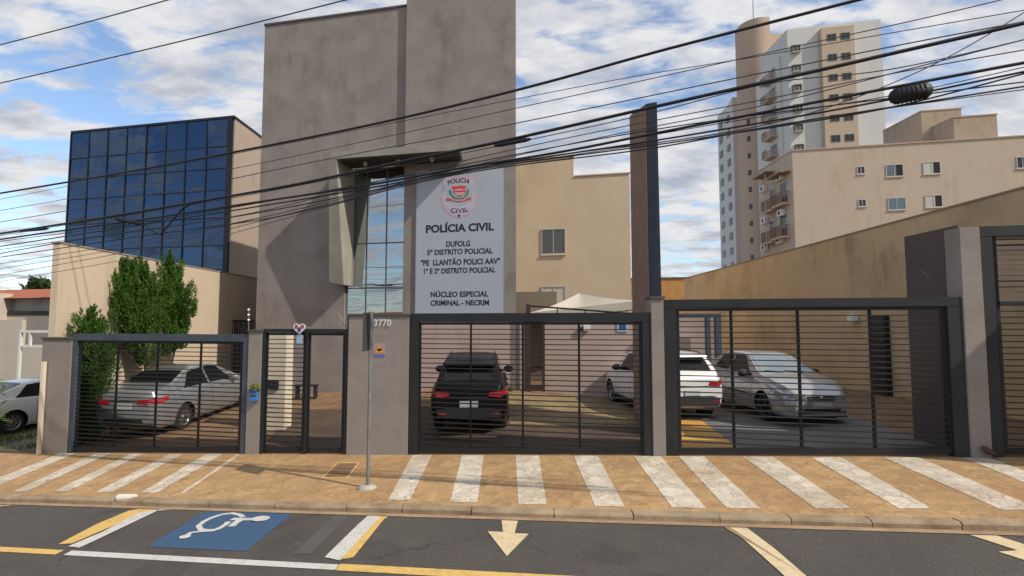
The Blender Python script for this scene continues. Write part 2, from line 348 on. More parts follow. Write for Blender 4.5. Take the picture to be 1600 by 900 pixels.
# ------------------------------------------------------------------ object helpers
def tag(o, label=None, cat=None, group=None, kind=None):
    if label: o['label'] = label
    if cat: o['category'] = cat
    if group: o['group'] = group
    if kind: o['kind'] = kind
    return o
def empty(name, loc, label=None, cat=None, group=None, rot=(0, 0, 0), parent=None):
    o = D.objects.new(name, None); COL.objects.link(o); o.location = loc; o.rotation_euler = rot
    o.empty_display_size = 0.2
    if parent: o.parent = parent
    return tag(o, label, cat, group)
class MB:
    def __init__(s): s.v = []; s.f = []; s.m = []; s.sm = []
    def add(s, vs, fs, mi=0, smooth=False):
        n = len(s.v); s.v += [Vector(v) for v in vs]
        for f in fs: s.f.append([n + i for i in f]); s.m.append(mi); s.sm.append(smooth)
        return s
    def hexa(s, b, t, mi=0):     # bottom 4, top 4
        return s.add(list(b) + list(t), [(3, 2, 1, 0), (4, 5, 6, 7), (0, 1, 5, 4), (1, 2, 6, 5), (2, 3, 7, 6), (3, 0, 4, 7)], mi)
    def box(s, x0, x1, y0, y1, z0, z1, mi=0):
        return s.hexa([(x0, y0, z0), (x1, y0, z0), (x1, y1, z0), (x0, y1, z0)], [(x0, y0, z1), (x1, y0, z1), (x1, y1, z1), (x0, y1, z1)], mi)
    def fbox(s, s0, s1, t0, t1, z0, z1, mi=0, dz=0.0):   # box in the skewed block grid; dz = rise towards s1
        c = [(s0, t0), (s1, t0), (s1, t1), (s0, t1)]; q = [0, dz, dz, 0]
        return s.hexa([P(a, b, z0 + k) for (a, b), k in zip(c, q)], [P(a, b, z1 + k) for (a, b), k in zip(c, q)], mi)
    def prism(s, pts, z0, z1, mi=0):
        n = len(pts)
        vs = [(p[0], p[1], z0) for p in pts] + [(p[0], p[1], z1) for p in pts]
        return s.add(vs, [tuple(range(n - 1, -1, -1)), tuple(range(n, 2 * n))] + [(i, (i + 1) % n, n + (i + 1) % n, n + i) for i in range(n)], mi)
    def tube(s, pts, r, n=8, mi=0, cap=True, r2=None):
        pts = [Vector(p) for p in pts]; k = len(pts); vs = []
        for i, p in enumerate(pts):
            d = (pts[min(i + 1, k - 1)] - pts[max(i - 1, 0)]).normalized()
            a = d.cross(Vector((0, 0, 1)));
            if a.length < 1e-3: a = d.cross(Vector((1, 0, 0)))
            a.normalize(); b = d.cross(a)
            rr = r if r2 is None else r + (r2 - r) * i / (k - 1)
            if isinstance(r, (list, tuple)): rr = r[i]
            for j in range(n):
                w = 2 * math.pi * j / n; vs.append(p + a * math.cos(w) * rr + b * math.sin(w) * rr)
        fs = [(i * n + j, i * n + (j + 1) % n, (i + 1) * n + (j + 1) % n, (i + 1) * n + j) for i in range(k - 1) for j in range(n)]
        s.add(vs, fs, mi, True)
        if cap: s.add([vs[j] for j in range(n)], [tuple(range(n - 1, -1, -1))], mi); s.add(vs[-n:], [tuple(range(n))], mi)
        return s
    def lathe(s, prof, c, axis='z', n=24, mi=0, smooth=True):   # prof: (r, h)
        c = Vector(c); vs = []
        for r, h in prof:
            for j in range(n):
                w = 2 * math.pi * j / n; a, b = r * math.cos(w), r * math.sin(w)
                vs.append(c + (Vector((a, b, h)) if axis == 'z' else Vector((h, a, b)) if axis == 'x' else Vector((a, h, b))))
        k = len(prof)
        return s.add(vs, [(i * n + j, i * n + (j + 1) % n, (i + 1) * n + (j + 1) % n, (i + 1) * n + j) for i in range(k - 1) for j in range(n)], mi, smooth)
    def build(s, name, mat, parent=None, label=None, cat=None, group=None, kind=None, bevel=0.0, origin=None, local=False, fix=True):
        me = D.meshes.new(name)
        vs = s.v
        off = Vector((0, 0, 0))
        if parent is not None and not local:
            off = Vector((0, 0, 0)); q = parent
            while q is not None: off += Vector(q.location); q = q.parent
        elif parent is None:
            if origin is not None: off = Vector(origin)
            elif vs:
                xs = [v[0] for v in vs]; ys = [v[1] for v in vs]; zs = [v[2] for v in vs]
                off = Vector(((min(xs) + max(xs)) / 2, (min(ys) + max(ys)) / 2, min(zs)))
        me.from_pydata([tuple(v - off) for v in vs], [], s.f)
        for m_ in (mat if isinstance(mat, (list, tuple)) else [mat]): me.materials.append(m_)
        me.polygons.foreach_set('material_index', s.m); me.polygons.foreach_set('use_smooth', s.sm)
        me.update()
        if fix:
            bm = bmesh.new(); bm.from_mesh(me); bmesh.ops.recalc_face_normals(bm, faces=bm.faces)
            if bevel: 
                bmesh.ops.remove_doubles(bm, verts=bm.verts, dist=1e-5)
                es = [e for e in bm.edges if len(e.link_faces) == 2 and e.calc_face_angle(0) > 0.6]
                bmesh.ops.bevel(bm, geom=es, offset=bevel, segments=2, affect='EDGES', clamp_overlap=True)
            bm.to_mesh(me); bm.free()
        o = D.objects.new(name, me); COL.objects.link(o)
        if parent is not None: o.parent = parent
        else: o.location = off
        return tag(o, label, cat, group, kind)
def sheet(name, mat, s0, s1, t0, t1, dz=0.0, step=0.5, kind='structure', label=None, cat=None, func=None):
    ns = max(1, int((s1 - s0) / step)); ntt = max(1, int((t1 - t0) / step)); mb = MB(); vs = []
    for j in range(ntt + 1):
        for i in range(ns + 1):
            s = s0 + (s1 - s0) * i / ns; t = t0 + (t1 - t0) * j / ntt
            tt = clamp(t, t0 + 1e-4, t1 - 1e-4)
            vs.append(P(s, t, (func or G)(s, tt) + dz))
    fs = [(j * (ns + 1) + i, j * (ns + 1) + i + 1, (j + 1) * (ns + 1) + i + 1, (j + 1) * (ns + 1) + i) for j in range(ntt) for i in range(ns)]
    mb.add(vs, fs); return mb.build(name, mat, kind=kind, label=label, cat=cat, fix=False)
def poly(name, mat, px, dz=0.004, label=None, kind='structure'):
    pts = [ongr(a, b, dz) for a, b in px]; mb = MB(); mb.add(pts, [tuple(range(len(pts)))])
    o = mb.build(name, mat, kind=kind)
    if o.data.polygons[0].normal.z < 0: o.data.flip_normals()
    if label: o['label'] = label
    return o
def text(txt, name, mat, parent, c, w, h, ex=0.012, X=None, N=None, weight=0.0, bend=None):
    """lettering as a mesh, centred at c, width w, cap height h, on the plane with axes X / world up"""
    cu = D.curves.new('t', 'FONT'); cu.body = txt; cu.size = 1.0; cu.extrude = 0.0; cu.offset = weight
    cu.resolution_u = 3
    ob = D.objects.new('t', cu); COL.objects.link(ob)
    dg = bpy.context.evaluated_depsgraph_get(); dg.update()
    me = D.meshes.new_from_object(ob.evaluated_get(dg)); D.objects.remove(ob)
    n = len(me.vertices); co = np.empty(n * 3); me.vertices.foreach_get('co', co); co = co.reshape(-1, 3)
    x0, x1 = co[:, 0].min(), co[:, 0].max(); capz = 0.70
    X = X or E; N_ = N or NF; U = Vector((0, 0, 1))
    off = Vector((0, 0, 0)); q = parent
    while q is not None: off += Vector(q.location); q = q.parent
    mb = MB(); vs = []
    for a in co:
        u = (a[0] - (x0 + x1) / 2) / (x1 - x0); v = (a[1] - 0.35) / capz
        if bend: # arc: bend = (radius, sign)
            R, sg = bend; ang = u * w / R
            rr = R + sg * v * h
            p = Vector(c) + X * (math.sin(ang) * rr) + U * (sg * (math.cos(ang) * rr - R))
        else: p = Vector(c) + X * (u * w) + U * (v * h)
        vs.append(p + N_ * ex)
    mb.v = vs; mb.f = [list(p.vertices) for p in me.polygons]; mb.m = [0] * len(mb.f); mb.sm = [False] * len(mb.f)
    D.meshes.remove(me)
    o = mb.build(name, mat, parent, fix=False)
    # face the reader
    if len(o.data.polygons) and sum((p.normal.dot(N_) * p.area for p in o.data.polygons)) < 0: o.data.flip_normals()
    md = o.modifiers.new('thick', 'SOLIDIFY'); md.thickness = 0.003; md.offset = -1
    return o
def leaves(name, mat, pts, dirs, L, Wd, parent=None, **kw):
    """many small pointed leaf faces, one diamond per point"""
    n = len(pts); d = dirs / np.linalg.norm(dirs, axis=1, keepdims=True)
    r = rng.normal(size=(n, 3)); a = np.cross(d, r); a /= np.linalg.norm(a, axis=1, keepdims=True)
    ln = L * rng.uniform(0.6, 1.3, (n, 1)); wd = Wd * rng.uniform(0.6, 1.3, (n, 1))
    V = np.stack([pts - a * wd * 0.3, pts + a * wd * 0.3, pts + d * ln * 0.55 + a * wd * 0.5, pts + d * ln, pts + d * ln * 0.55 - a * wd * 0.5], 1)
    off = np.zeros(3); q = parent
    if parent is not None:
        while q is not None: off += np.array(q.location); q = q.parent
    else: off = np.array([pts[:, 0].mean(), pts[:, 1].mean(), pts[:, 2].min()])
    V = (V - off).reshape(-1, 3); me = D.meshes.new(name)
    me.vertices.add(len(V)); me.vertices.foreach_set('co', V.ravel())
    me.loops.add(n * 5); me.loops.foreach_set('vertex_index', np.arange(n * 5)); me.polygons.add(n)
    me.polygons.foreach_set('loop_start', np.arange(n) * 5); me.polygons.foreach_set('loop_total', np.full(n, 5))
    me.update(calc_edges=True); me.materials.append(mat)
    o = D.objects.new(name, me); COL.objects.link(o)
    if parent is not None: o.parent = parent
    else: o.location = off
    return tag(o, **kw)
# ================================================================== SETTING
def ground_grid():
    mb = MB(); xs = [-900, -300, -120, -70] + [i * 2.0 - 50 for i in range(51)] + [70, 120, 300, 900]
    ys = [-900, -300, -100, -60] + [i * 2.0 - 30 for i in range(45)] + [80, 120, 300, 900]
    vs = [P(s, t, G(s, t) - 0.13 - (0.3 if t < -5 else 0)) for t in ys for s in xs]; n = len(xs)
    mb.add(vs, [(j * n + i, j * n + i + 1, (j + 1) * n + i + 1, (j + 1) * n + i) for j in range(len(ys) - 1) for i in range(n - 1)])
    mb.build('ground', MAT['soil'], kind='structure', fix=False)
ground_grid()
sheet('road', MAT['asphalt'], -60, 60, -4.5, 7.80, step=2.0)
sheet('gutter', MAT['gutter'], -45, 45, 7.68, 7.80, dz=0.008, step=0.5)
sheet('pavement', MAT['pave'], -14.5, 40, 7.95, 10.62, step=0.5)
sheet('courtyard_floor', MAT['court'], -11.5, 12.5, 10.62, 26, step=0.5)
sheet('opposite_pavement', MAT['pave'], -60, 60, -8.0, -4.5, dz=0.1, step=2.0)
sheet('verge', MAT['soil'], -40, -11.5, 10.62, 30, step=1.0, dz=-0.01)
# kerb stones: worn blocks
mb = MB(); s = -45.0
while s < 45:
    L_ = random.uniform(0.8, 1.25); j = random.uniform(-0.012, 0.012); g = 0.012
    for a in (0,):
        s0, s1 = s, s + L_ - g; z = lambda q: 0.047 * q
        prof = [(7.80, ROADZ - 0.05), (7.80, ROADZ + 0.062 + j), (7.815, ROADZ + 0.083 + j), (7.84, -2.597 + j * 0.5), (7.955, -2.593 + j * 0.5), (7.955, ROADZ - 0.05)]
        vs = [P(q, t + random.uniform(-0.004, 0.004), zz + z(q)) for q in (s0, s1) for t, zz in prof]; n = len(prof)
        mb.add(vs, [tuple(range(n)), tuple(range(2 * n - 1, n - 1, -1))] + [(i, (i + 1) % n, n + (i + 1) % n, n + i) for i in range(n)])
    s += L_
mb.build('kerb', MAT['kerb'], kind='structure')
# ------------------------------------------------ painted stripes on the pavement
ST_L = [[(114, 700), (138, 700), (-25, 768), (-55, 768)], [(168, 700), (190, 700), (42, 768), (20, 768)], [(222, 700), (241, 700), (106, 768), (84, 768)],
        [(280, 701), (300, 701), (176, 769), (150, 769)], [(336, 701), (362, 701), (246, 770), (220, 770)], [(380, 703), (386, 703), (288, 771), (281, 771)]]
ST_R = [[(648, 705), (678, 705), (640, 782), (606, 782)], [(723, 705), (757, 705), (746, 785), (703, 785)], [(805, 706), (841, 706), (854, 788), (810, 788)],
        [(893, 706), (931, 707), (976, 792), (930, 791)], [(986, 708), (1028, 709), (1104, 795), (1050, 793)], [(1056, 709), (1095, 709), (1188, 795), (1135, 794)],
        [(1153, 709), (1198, 709), (1330, 795), (1275, 795)], [(1258, 710), (1304, 710), (1456, 795), (1405, 795)], [(1370, 711), (1425, 711), (1625, 797), (1565, 797)],
        [(1493, 711), (1531, 711), (1760, 795), (1700, 795)]]
def stripe(q):
    a, b, c, d = [ongr(*p) for p in q]; out = []
    for hi, lo in ((a, d), (b, c)):
        th, tl = hi.y + hi.x * TA, lo.y + lo.x * TA; f = min(1.0, (10.585 - tl) / (th - tl)); g_ = max(0.0, (7.965 - tl) / (th - tl))
        out.append((lo.lerp(hi, g_), lo.lerp(hi, f)))
    vs = [];
    for k in range(9):
        for lo, hi in out:
            p = lo.lerp(hi, k / 8); p.z = GXY(p.x, p.y) + 0.005; vs.append(p)
    mb = MB(); mb.add(vs, [(2 * i, 2 * i + 1, 2 * i + 3, 2 * i + 2) for i in range(8)]); o = mb.build('pavement_stripe', MAT['pavewhite'], kind='structure', fix=False)
    if o.data.polygons[0].normal.z < 0: o.data.flip_normals()
for q in ST_L + ST_R: stripe(q)
# drain joint and yellow-edged cover
mbq = [(528, 723), (562, 723), (543, 748), (502, 748)]
root = empty('inspection_cover', ongr(532, 735), 'rusty inspection cover with a yellow painted edge in the pavement beside the sign post', 'inspection cover')
pts = [ongr(a, b, 0.006) for a, b in mbq]; MB().add(pts, [(0, 1, 2, 3)]).build('frame', MAT['yellow'], root)
c = sum(pts, Vector()) / 4
MB().add([c + (p - c) * 0.87 + Vector((0, 0, 0.005)) for p in pts], [(0, 1, 2, 3)]).build('plate', MAT['ironcover'], root)
# ------------------------------------------------ road markings
def onroad(px, py, dz=0.0):
    r, z = ray(px, py); k = 0.047 / CA                      # plane z = ROADZ + k x
    y = ROADZ / (z - k * r); x = r * y; t = y + x * TA
    if t > 7.655: y -= (t - 7.655)
    return Vector((x, y, ROADZ + k * x + dz))
def rpoly(name, mat, px, dz=0.004):
    pts = [onroad(a, b, dz) for a, b in px]; mb = MB(); mb.add(pts, [tuple(range(len(pts)))]); o = mb.build(name, mat, kind='structure')
    if o.data.polygons[0].normal.z < 0: o.data.flip_normals()
    return o
def band(name, mat, s0, s1, t0, t1, dz=0.006):
    mb = MB(); n = max(1, int((s1 - s0) / 1)); vs = []
    for i in range(n + 1):
        a = s0 + (s1 - s0) * i / n; vs += [P(a, t0, ROADZ + 0.047 * a + dz), P(a, t1, ROADZ + 0.047 * a + dz)]
    mb.add(vs, [(2 * i, 2 * i + 2, 2 * i + 3, 2 * i + 1) for i in range(n)]); return mb.build(name, mat, kind='structure', fix=False)
band('white_parking_line', MAT['white'], FS(106, 6, 855), FS(527, 6, 870), 5.93, 6.07)
band('yellow_parking_line', MAT['yellow'], -30, FS(94, 6, 850), 5.93, 6.07)
band('yellow_parking_line', MAT['yellow'], FS(528, 6, 874), 30, 5.92, 6.09)
rpoly('yellow_parking_line', MAT['yellow'], [(232, 789), (262, 788), (205, 810), (112, 850), (91, 851), (150, 820), (200, 799)], 0.008)
rpoly('white_parking_line', MAT['white'], [(266, 789), (285, 788), (246, 799), (150, 845), (124, 857), (106, 855), (160, 832), (215, 803)], 0.012)
rpoly('blue_parking_bay', MAT['blue'], [(333, 792), (465, 796), (385, 862), (230, 855)], 0.006)
rpoly('white_parking_line', MAT['white'], [(580, 800), (603, 794), (596, 806), (531, 877), (507, 872), (560, 820)], 0.012)
rpoly('yellow_parking_line', MAT['yellow'], [(605, 796), (614, 796), (600, 812), (552, 872), (528, 876), (572, 830), (596, 804)], 0.009)
rpoly('yellow_parking_line', MAT['cream'], [(1115, 809), (1138, 811), (1165, 824), (1210, 858), (1262, 903), (1228, 903), (1178, 858), (1140, 824)], 0.009)
rpoly('yellow_parking_line', MAT['cream'], [(0, 790), (34, 785), (12, 789), (-30, 800), (-40, 798)], 0.009)
rpoly('road_arrow', MAT['cream'], [(784, 808), (809, 810), (804, 834), (826, 835), (792, 870), (762, 831), (786, 832)], 0.008)
rpoly('road_arrow', MAT['cream'], [(1497, 828), (1540, 830), (1602, 852), (1618, 848), (1650, 892), (1560, 863), (1590, 861)], 0.008)
rpoly('asphalt_patch', roadpaint('pale_asphalt', (0.095, 0.09, 0.085), (0.075, 0.07, 0.065), 0.9), [(528, 800), (552, 799), (486, 866), (458, 866)], 0.005)
def stroke(mb, px, wpx, dz=0.010):
    pts = [onroad(a, b, dz) for a, b in px]; n = len(pts); vs = []
    for i, p in enumerate(pts):
        d = (pts[min(i + 1, n - 1)] - pts[max(i - 1, 0)]); d.z = 0; d.normalize(); a = Vector((-d.y, d.x, 0)) * wpx / 2
        vs += [p + a, p - a]
    mb.add(vs, [(2 * i, 2 * i + 1, 2 * i + 3, 2 * i + 2) for i in range(n - 1)])
mb = MB(); cv = lambda L_: [(a / 2.5, 680 + b / 2.5) for a, b in L_]
stroke(mb, cv([(950, 322), (935, 312), (905, 307), (865, 312), (825, 325), (795, 340), (775, 357), (785, 371), (815, 374), (850, 370), (880, 352), (893, 340)]), 0.075, 0.010)
stroke(mb, cv([(905, 330), (950, 331), (1012, 331)]), 0.10, 0.012)
stroke(mb, cv([(935, 336), (918, 347), (905, 360)]), 0.10, 0.014)
stroke(mb, cv([(857, 366), (835, 376), (785, 379), (745, 385), (722, 402)]), 0.075, 0.016)
hc = onroad(1018 / 2.5, 680 + 330 / 2.5, 0.018)
mb.add([hc + Vector((math.cos(a) * 0.13, math.sin(a) * 0.11, 0)) for a in [i * math.pi / 8 for i in range(16)]], [tuple(range(16))])
hc = onroad(722 / 2.5, 680 + 401 / 2.5, 0.018)
mb.add([hc + Vector((math.cos(a) * 0.07, math.sin(a) * 0.07, 0)) for a in [i * math.pi / 8 for i in range(16)]], [tuple(range(16))])
mb.build('wheelchair_symbol', MAT['white'], kind='structure')
# courtyard patches
def gsheet(name, mat, px, dz):
    pts = [ongr(a, b) for a, b in px]; bm = bmesh.new(); f = bm.faces.new([bm.verts.new(p) for p in pts])
    bmesh.ops.triangulate(bm, faces=bm.faces); bmesh.ops.subdivide_edges(bm, edges=bm.edges, cuts=12, use_grid_fill=True)
    for v in bm.verts: v.co.z = GXY(v.co.x, v.co.y) + dz
    bm.normal_update()
    for f in bm.faces:
        if f.normal.z < 0: f.normal_flip()
    me = D.meshes.new(name); bm.to_mesh(me); bm.free(); me.materials.append(mat); o = D.objects.new(name, me); COL.objects.link(o)
    return tag(o, kind='structure')
gsheet('concrete_apron', MAT['concfloor'], [(1060, 645), (1330, 650), (1480, 704), (1062, 704)], 0.016)
gsheet('ochre_floor_strip', MAT['ochre'], [(1056, 655), (1092, 655), (1156, 703), (1058, 703)], 0.026)
gsheet('painted_floor_shade', MAT['shadestone'], [(652, 636), (1004, 662), (1022, 704.5), (648, 703)], 0.012)  # sheet painting the gate's shade onto the courtyard floor as darker stone
gsheet('painted_floor_shade', MAT['shadestone'], [(452, 640), (540, 640), (541, 701), (412, 701)], 0.012)  # same painted shade on the floor inside the pedestrian gate
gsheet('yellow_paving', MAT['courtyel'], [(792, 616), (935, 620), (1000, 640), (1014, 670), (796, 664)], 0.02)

# ================================================================== STREET FENCE (plane T0)
T0 = 10.70; TF, TB = 10.62, 10.80
def pil(name, px0, px1, ptop, label, cap=True, group='cement pillars of the street fence', t1=TB + 0.12, mat='fencewall', capov=0.03):
    s0, s1 = FS(px0, TF), FS(px1, TF); zt = FZ((px0 + px1) / 2, ptop, TF); zb = G((s0 + s1) / 2, 10.6) - 0.35
    root = empty(name, P((s0 + s1) / 2, (TF + t1) / 2, G((s0 + s1) / 2, 10.65)), label, 'pillar' if 'pillar' in name else 'wall', group)
    MB().fbox(s0, s1, TF - 0.02, t1, zb, zt - 0.05).build('shaft', MAT[mat], root, bevel=0.008)
    if cap: MB().fbox(s0 - capov, s1 + capov, TF - 0.05, t1 + 0.03, zt - 0.05, zt).build('coping', MAT['copingm'], root, bevel=0.006)
    return root, s0, s1, zt
pil('pillar', 66, 112, 527, 'broad pinkish grey cement pillar at the left end of the street fence')
pil('pillar', 388, 409, 515, 'slim cement pillar with a blue mailbox, between silver sedan gate and pedestrian gate')
nw, nws0, nws1, nwz = pil('house_number_wall', 544, 639, 490, 'grey rendered wall panel with the number 3770 and a warning sticker', group=None)
pil('pillar', 1018, 1038, 463, 'tall slim cement pillar between the black SUV gate and the widest gate', capov=0.02)
pil('pillar', 1508, 1541, 350, 'tallest cement pillar at the right end beside the brown panel', cap=False)
# number + sticker on the wall panel
NZ = TF - 0.02
def on(px, py, T=NZ, off=0.0):
    s = FS(px, T, py); return P(s, T, FZ(px, py, T)) + NF * off
def wd(a, b, T=NZ): return abs(FS(b, T) - FS(a, T))
text('3770', 'house_number', MAT['whitepaint'], nw, on(598.5, 504, NZ, 0.012), wd(585, 612), 0.135, 0.012, weight=0.012)
text('s', 'number_prefix', MAT['whitepaint'], nw, on(574, 505, NZ, 0.012), 0.05, 0.09, 0.01)
def fpoly(mb, px, T, off=0.0, th=0.004, mi=0):
    f = [on(a, b, T, off + th) for a, b in px]; k = [on(a, b, T, off) for a, b in px]; n = len(px)
    mb.add(f + k, [tuple(range(n)), tuple(range(2 * n - 1, n - 1, -1))] + [(i, (i + 1) % n, n + (i + 1) % n, n + i) for i in range(n)], mi); return mb
st = empty('warning_sticker', on(593, 558, NZ), 'small orange triangular camera warning sticker with a blue caption on the grey number wall', 'sticker')
fpoly(MB(), [(584, 536), (602, 536), (602, 560), (584, 560)], NZ, 0.001, 0.002).build('backing', M('grey_sticker', (0.36, 0.30, 0.30), 0.5), st)
fpoly(MB(), [(593, 537), (601.5, 552), (584.5, 552)], NZ, 0.004, 0.002).build('triangle', MAT['orange'], st)
fpoly(MB(), [(593, 541), (598, 550), (588, 550)], NZ, 0.007, 0.002).build('inner_triangle', M('yellow_ink', (0.75, 0.5, 0.08), 0.5), st)
fpoly(MB(), [(590, 545), (596, 544), (597, 548), (591, 549)], NZ, 0.010, 0.002).build('camera_symbol', MAT['ink'], st)
fpoly(MB(), [(585, 553.5), (601.5, 553.5), (601.5, 558.5), (585, 558.5)], NZ, 0.004, 0.002).build('caption', M('blue_ink', (0.10, 0.15, 0.4), 0.5), st)

def gate(label, posts, leaf, beam, ups, mat='steel', cat='gate', pitch=0.097, name='sliding_gate', ztop_at=None, leafs=None, group='steel slatted gates of the street fence', bot=None):
    """posts: list of (px0,px1,ptop); beam: (px0,px1,py_top,py_bot); leaf: (px0,px1)"""
    sm = (FS(leaf[0], T0) + FS(leaf[1], T0)) / 2
    root = empty(name, P(sm, T0, G(sm, 10.6)), label, cat, group)
    zt1 = FZ((beam[0] + beam[1]) / 2, beam[2], TF); zt0 = FZ((beam[0] + beam[1]) / 2, beam[3], TF)
    for a, b, pt in posts:
        s0, s1 = FS(a, TF), FS(b, TF); MB().fbox(s0, s1, TF, TB, G(s0, 10.65) - 0.3, (zt0 if pt is None else FZ((a + b) / 2, pt, TF))).build('post', MAT[mat], root, bevel=0.006)
    s0, s1 = FS(beam[0], TF), FS(beam[1], TF)
    MB().fbox(s0, s1, TF, TB, zt0, zt1).build('top_beam', MAT[mat], root, bevel=0.006)
    for (la, lb, slats) in (leafs or [(leaf[0], leaf[1], True)]):
        s0, s1 = FS(la, TF + .05), FS(lb, TF + .05); a, b = TF + 0.05, TF + 0.11
        g0, g1 = G(s0, 10.65), G(s1, 10.65); fz = 0.05
        m = MB(); dz = g1 - g0
        zb = g0 + 0.04
        m.fbox(s0, s0 + fz, a, b, zb, zt0 - 0.005); m.fbox(s1 - fz, s1, a, b, zb + dz, zt0 - 0.005)
        m.fbox(s0 + fz, s1 - fz, a, b, zb, zb + 0.09, dz=dz); m.fbox(s0 + fz, s1 - fz, a, b, zt0 - 0.055, zt0 - 0.005)
        m.build('leaf_frame', MAT['slat'], root, bevel=0.004)
        if slats:
            m = MB(); H = (zt0 - 0.055) - (zb + 0.09 + max(dz, 0)); n = int(round(H / pitch)); q = H / n; low = zb + 0.09
            for k in range(-2, n):
                z = zt0 - 0.055 - q * (k + 1) if k >= 0 else None
                if z is None: continue
                m.fbox(s0 + fz, s1 - fz, a + 0.004, b - 0.006, z, z + 0.017)
            if dz > 0.05:
                z = zt0 - 0.055 - q * n
                while z > zb + 0.10:                     # wedge under the lowest full slat, as the ground falls
                    z -= q; f = (z - (zb + 0.09)) / dz
                    if f > -0.0 and z > zb + 0.1: pass
                    if z <= zb + 0.1: break
                    m.fbox(s0 + fz, s0 + fz + (s1 - s0 - 2 * fz) * clamp((z - zb - 0.09) / dz, 0.02, 1), a + 0.004, b - 0.006, z, z + 0.017)
            m.build('slats', MAT['slat'], root)
    for u in ups:
        s = FS(u, TF); MB().fbox(s - 0.02, s + 0.02, b - 0.004, b + 0.035, G(s, 10.65) + 0.08, zt0 - 0.01).build('upright', MAT['slat'], root)
    return root, zt0, zt1
gate('blue grey framed slatted gate in front of the silver sedan', [(112, 119, None), (379, 388, None)], (119, 379), (112, 388, 522, 533), (178, 241, 309), mat='steelblue')
gate('narrow black pedestrian gate with slats on its left leaf only', [(409, 414, None), (539, 544, None), (477, 481, None)], (414, 539), (409, 544, 514, 520), (), name='pedestrian_gate', leafs=[(414, 477, True), (481, 539, False)])
gate('wide dark slatted gate in front of the black SUV', [(640, 654, None), (1004, 1018, None)], (654, 1004), (640, 1018, 489, 503), (735, 817, 906))
g4, g4z0, g4z1 = gate('widest dark slatted gate in front of the silver hatchback facing the street', [(1038, 1058, None), (1484, 1508, None)], (1058, 1484), (1038, 1508, 466, 480), (1148, 1254, 1369))
g5, z0, z1 = gate('dark steel frame with a slatted top panel cut by the right edge of the photo', [(1541, 1562, None), (1900, 1920, None)], (1562, 1900), (1541, 1920, 347, 364), (), name='gate_frame', leafs=[])
s0, s1 = FS(1563, T0), FS(1900, T0); m = MB(); zz = FZ(1580, 366, T0)
k = 0
while k < 13: m.fbox(s0, s1, TF + 0.03, TF + 0.08, zz - 0.085 * (k + 1), zz - 0.085 * k - 0.03); k += 1
m.build('slat_panel', M('brown_grey_slats', (0.16, 0.12, 0.09), 0.7, var=0.2), g5)
MB().fbox(s0, s1, TF + 0.02, TF + 0.1, zz - 0.085 * k - 0.06, zz - 0.085 * k).build('rail', MAT['slat'], g5)
# brown screen wall behind the tallest pillar, running back into the plot
xw = 7.52
b = MB(); b.box(xw, xw + 0.12, 9.1, 10.35, -2.5, FZ(1508, 350, 10.7) + 0.0)
b.build('screen_wall', MAT['brownpanel'], label='dark brown rendered screen wall behind the right end of the widest gate', cat='wall', bevel=0.006)
tr = MB().tube([(xw - 0.02, 9.35, 0.38), (xw - 0.45, 9.35, 0.95)], 0.008, 6)
tr.build('fence_rod', MAT['galv'], label='thin pale slanted rod in front of the dark brown screen wall', cat='rod', group='thin rods standing on the fence line')
MB().hexa([on(1541, 707, 10.5), on(1562, 712, 10.45), on(1560, 712, 10.62), on(1540, 710, 10.62)], [on(1534, 697, 10.5), on(1541, 697, 10.45), on(1541, 697, 10.62), on(1534, 697, 10.62)]).build(
    'wedge_block', MAT['brownwood'], label='reddish brown wedge block at the foot of the rightmost pillar', cat='block')
# small things on the fence line
def rod(px0, py0, px1, py1, T, r, label, mat='galv', name='fence_rod', group='thin rods standing on the fence line'):
    return MB().tube([on(px0, py0, T), on(px1, py1, T)], r, 6).build(name, MAT[mat], label=label, cat='rod', group=group)
rod(414, 514, 422, 478, 10.75, 0.008, 'thin grey slanted rod above the left end of the pedestrian gate')
rod(541, 513, 529, 490, 10.75, 0.008, 'thin greenish slanted rod above the right end of the pedestrian gate', 'frameconc')
ef = empty('electric_fence_post', on(388.5, 515, 10.7), 'short upright rod with white insulators on the slim pillar by the pedestrian gate', 'fence post')
MB().tube([on(388.5, 516, 10.7), on(388.5, 481, 10.7)], 0.010, 6).build('rod', MAT['galv'], ef)
for y in (484, 492, 500): MB().lathe([(0, -.02), (.022, -.02), (.03, 0), (.022, .02), (0, .02)], on(388.5, y, 10.7), n=10).build('insulator', MAT['whitepaint'], ef)
# heart shaped badge + notice on the pedestrian gate
hb = empty('heart_badge', on(468, 517, 10.6), 'small white and red heart shaped badge on top of the pedestrian gate', 'badge')
def ell(cx, cy, rx, ry, n=14): return [(cx + rx * math.cos(2 * math.pi * i / n), cy - ry * math.sin(2 * math.pi * i / n)) for i in range(n)]
heart = [(468, 522), (461, 516), (458.5, 511), (460, 506.5), (464, 505.5), (468, 508), (472, 505.5), (476, 506.5), (478, 511), (475, 516)]
fpoly(MB(), heart, 10.58, 0, 0.012).build('plate', MAT['whitepaint'], hb)
fpoly(MB(), ell(463.5, 510.5, 2.6, 3.4), 10.58, 0.013, 0.003).build('red_lobe', M('dull_red_ink', (0.4, 0.05, 0.08)), hb)
fpoly(MB(), ell(473, 510.5, 2.6, 3.4), 10.58, 0.013, 0.003).build('red_lobe', M('dull_red_ink', (0.4, 0.05, 0.08)), hb)
fpoly(MB(), ell(468.3, 515, 2.6, 4), 10.58, 0.017, 0.003).build('blue_shield', MAT['bluesign'], hb)
fpoly(MB(), [(463.5, 523), (472.5, 523), (472.5, 537), (463.5, 537)], 10.60, 0, 0.006).build('notice', M('pale_blue_paper', (0.32, 0.46, 0.60), 0.6),
    label='small pale blue paper notice on the left leaf of the pedestrian gate', cat='notice')
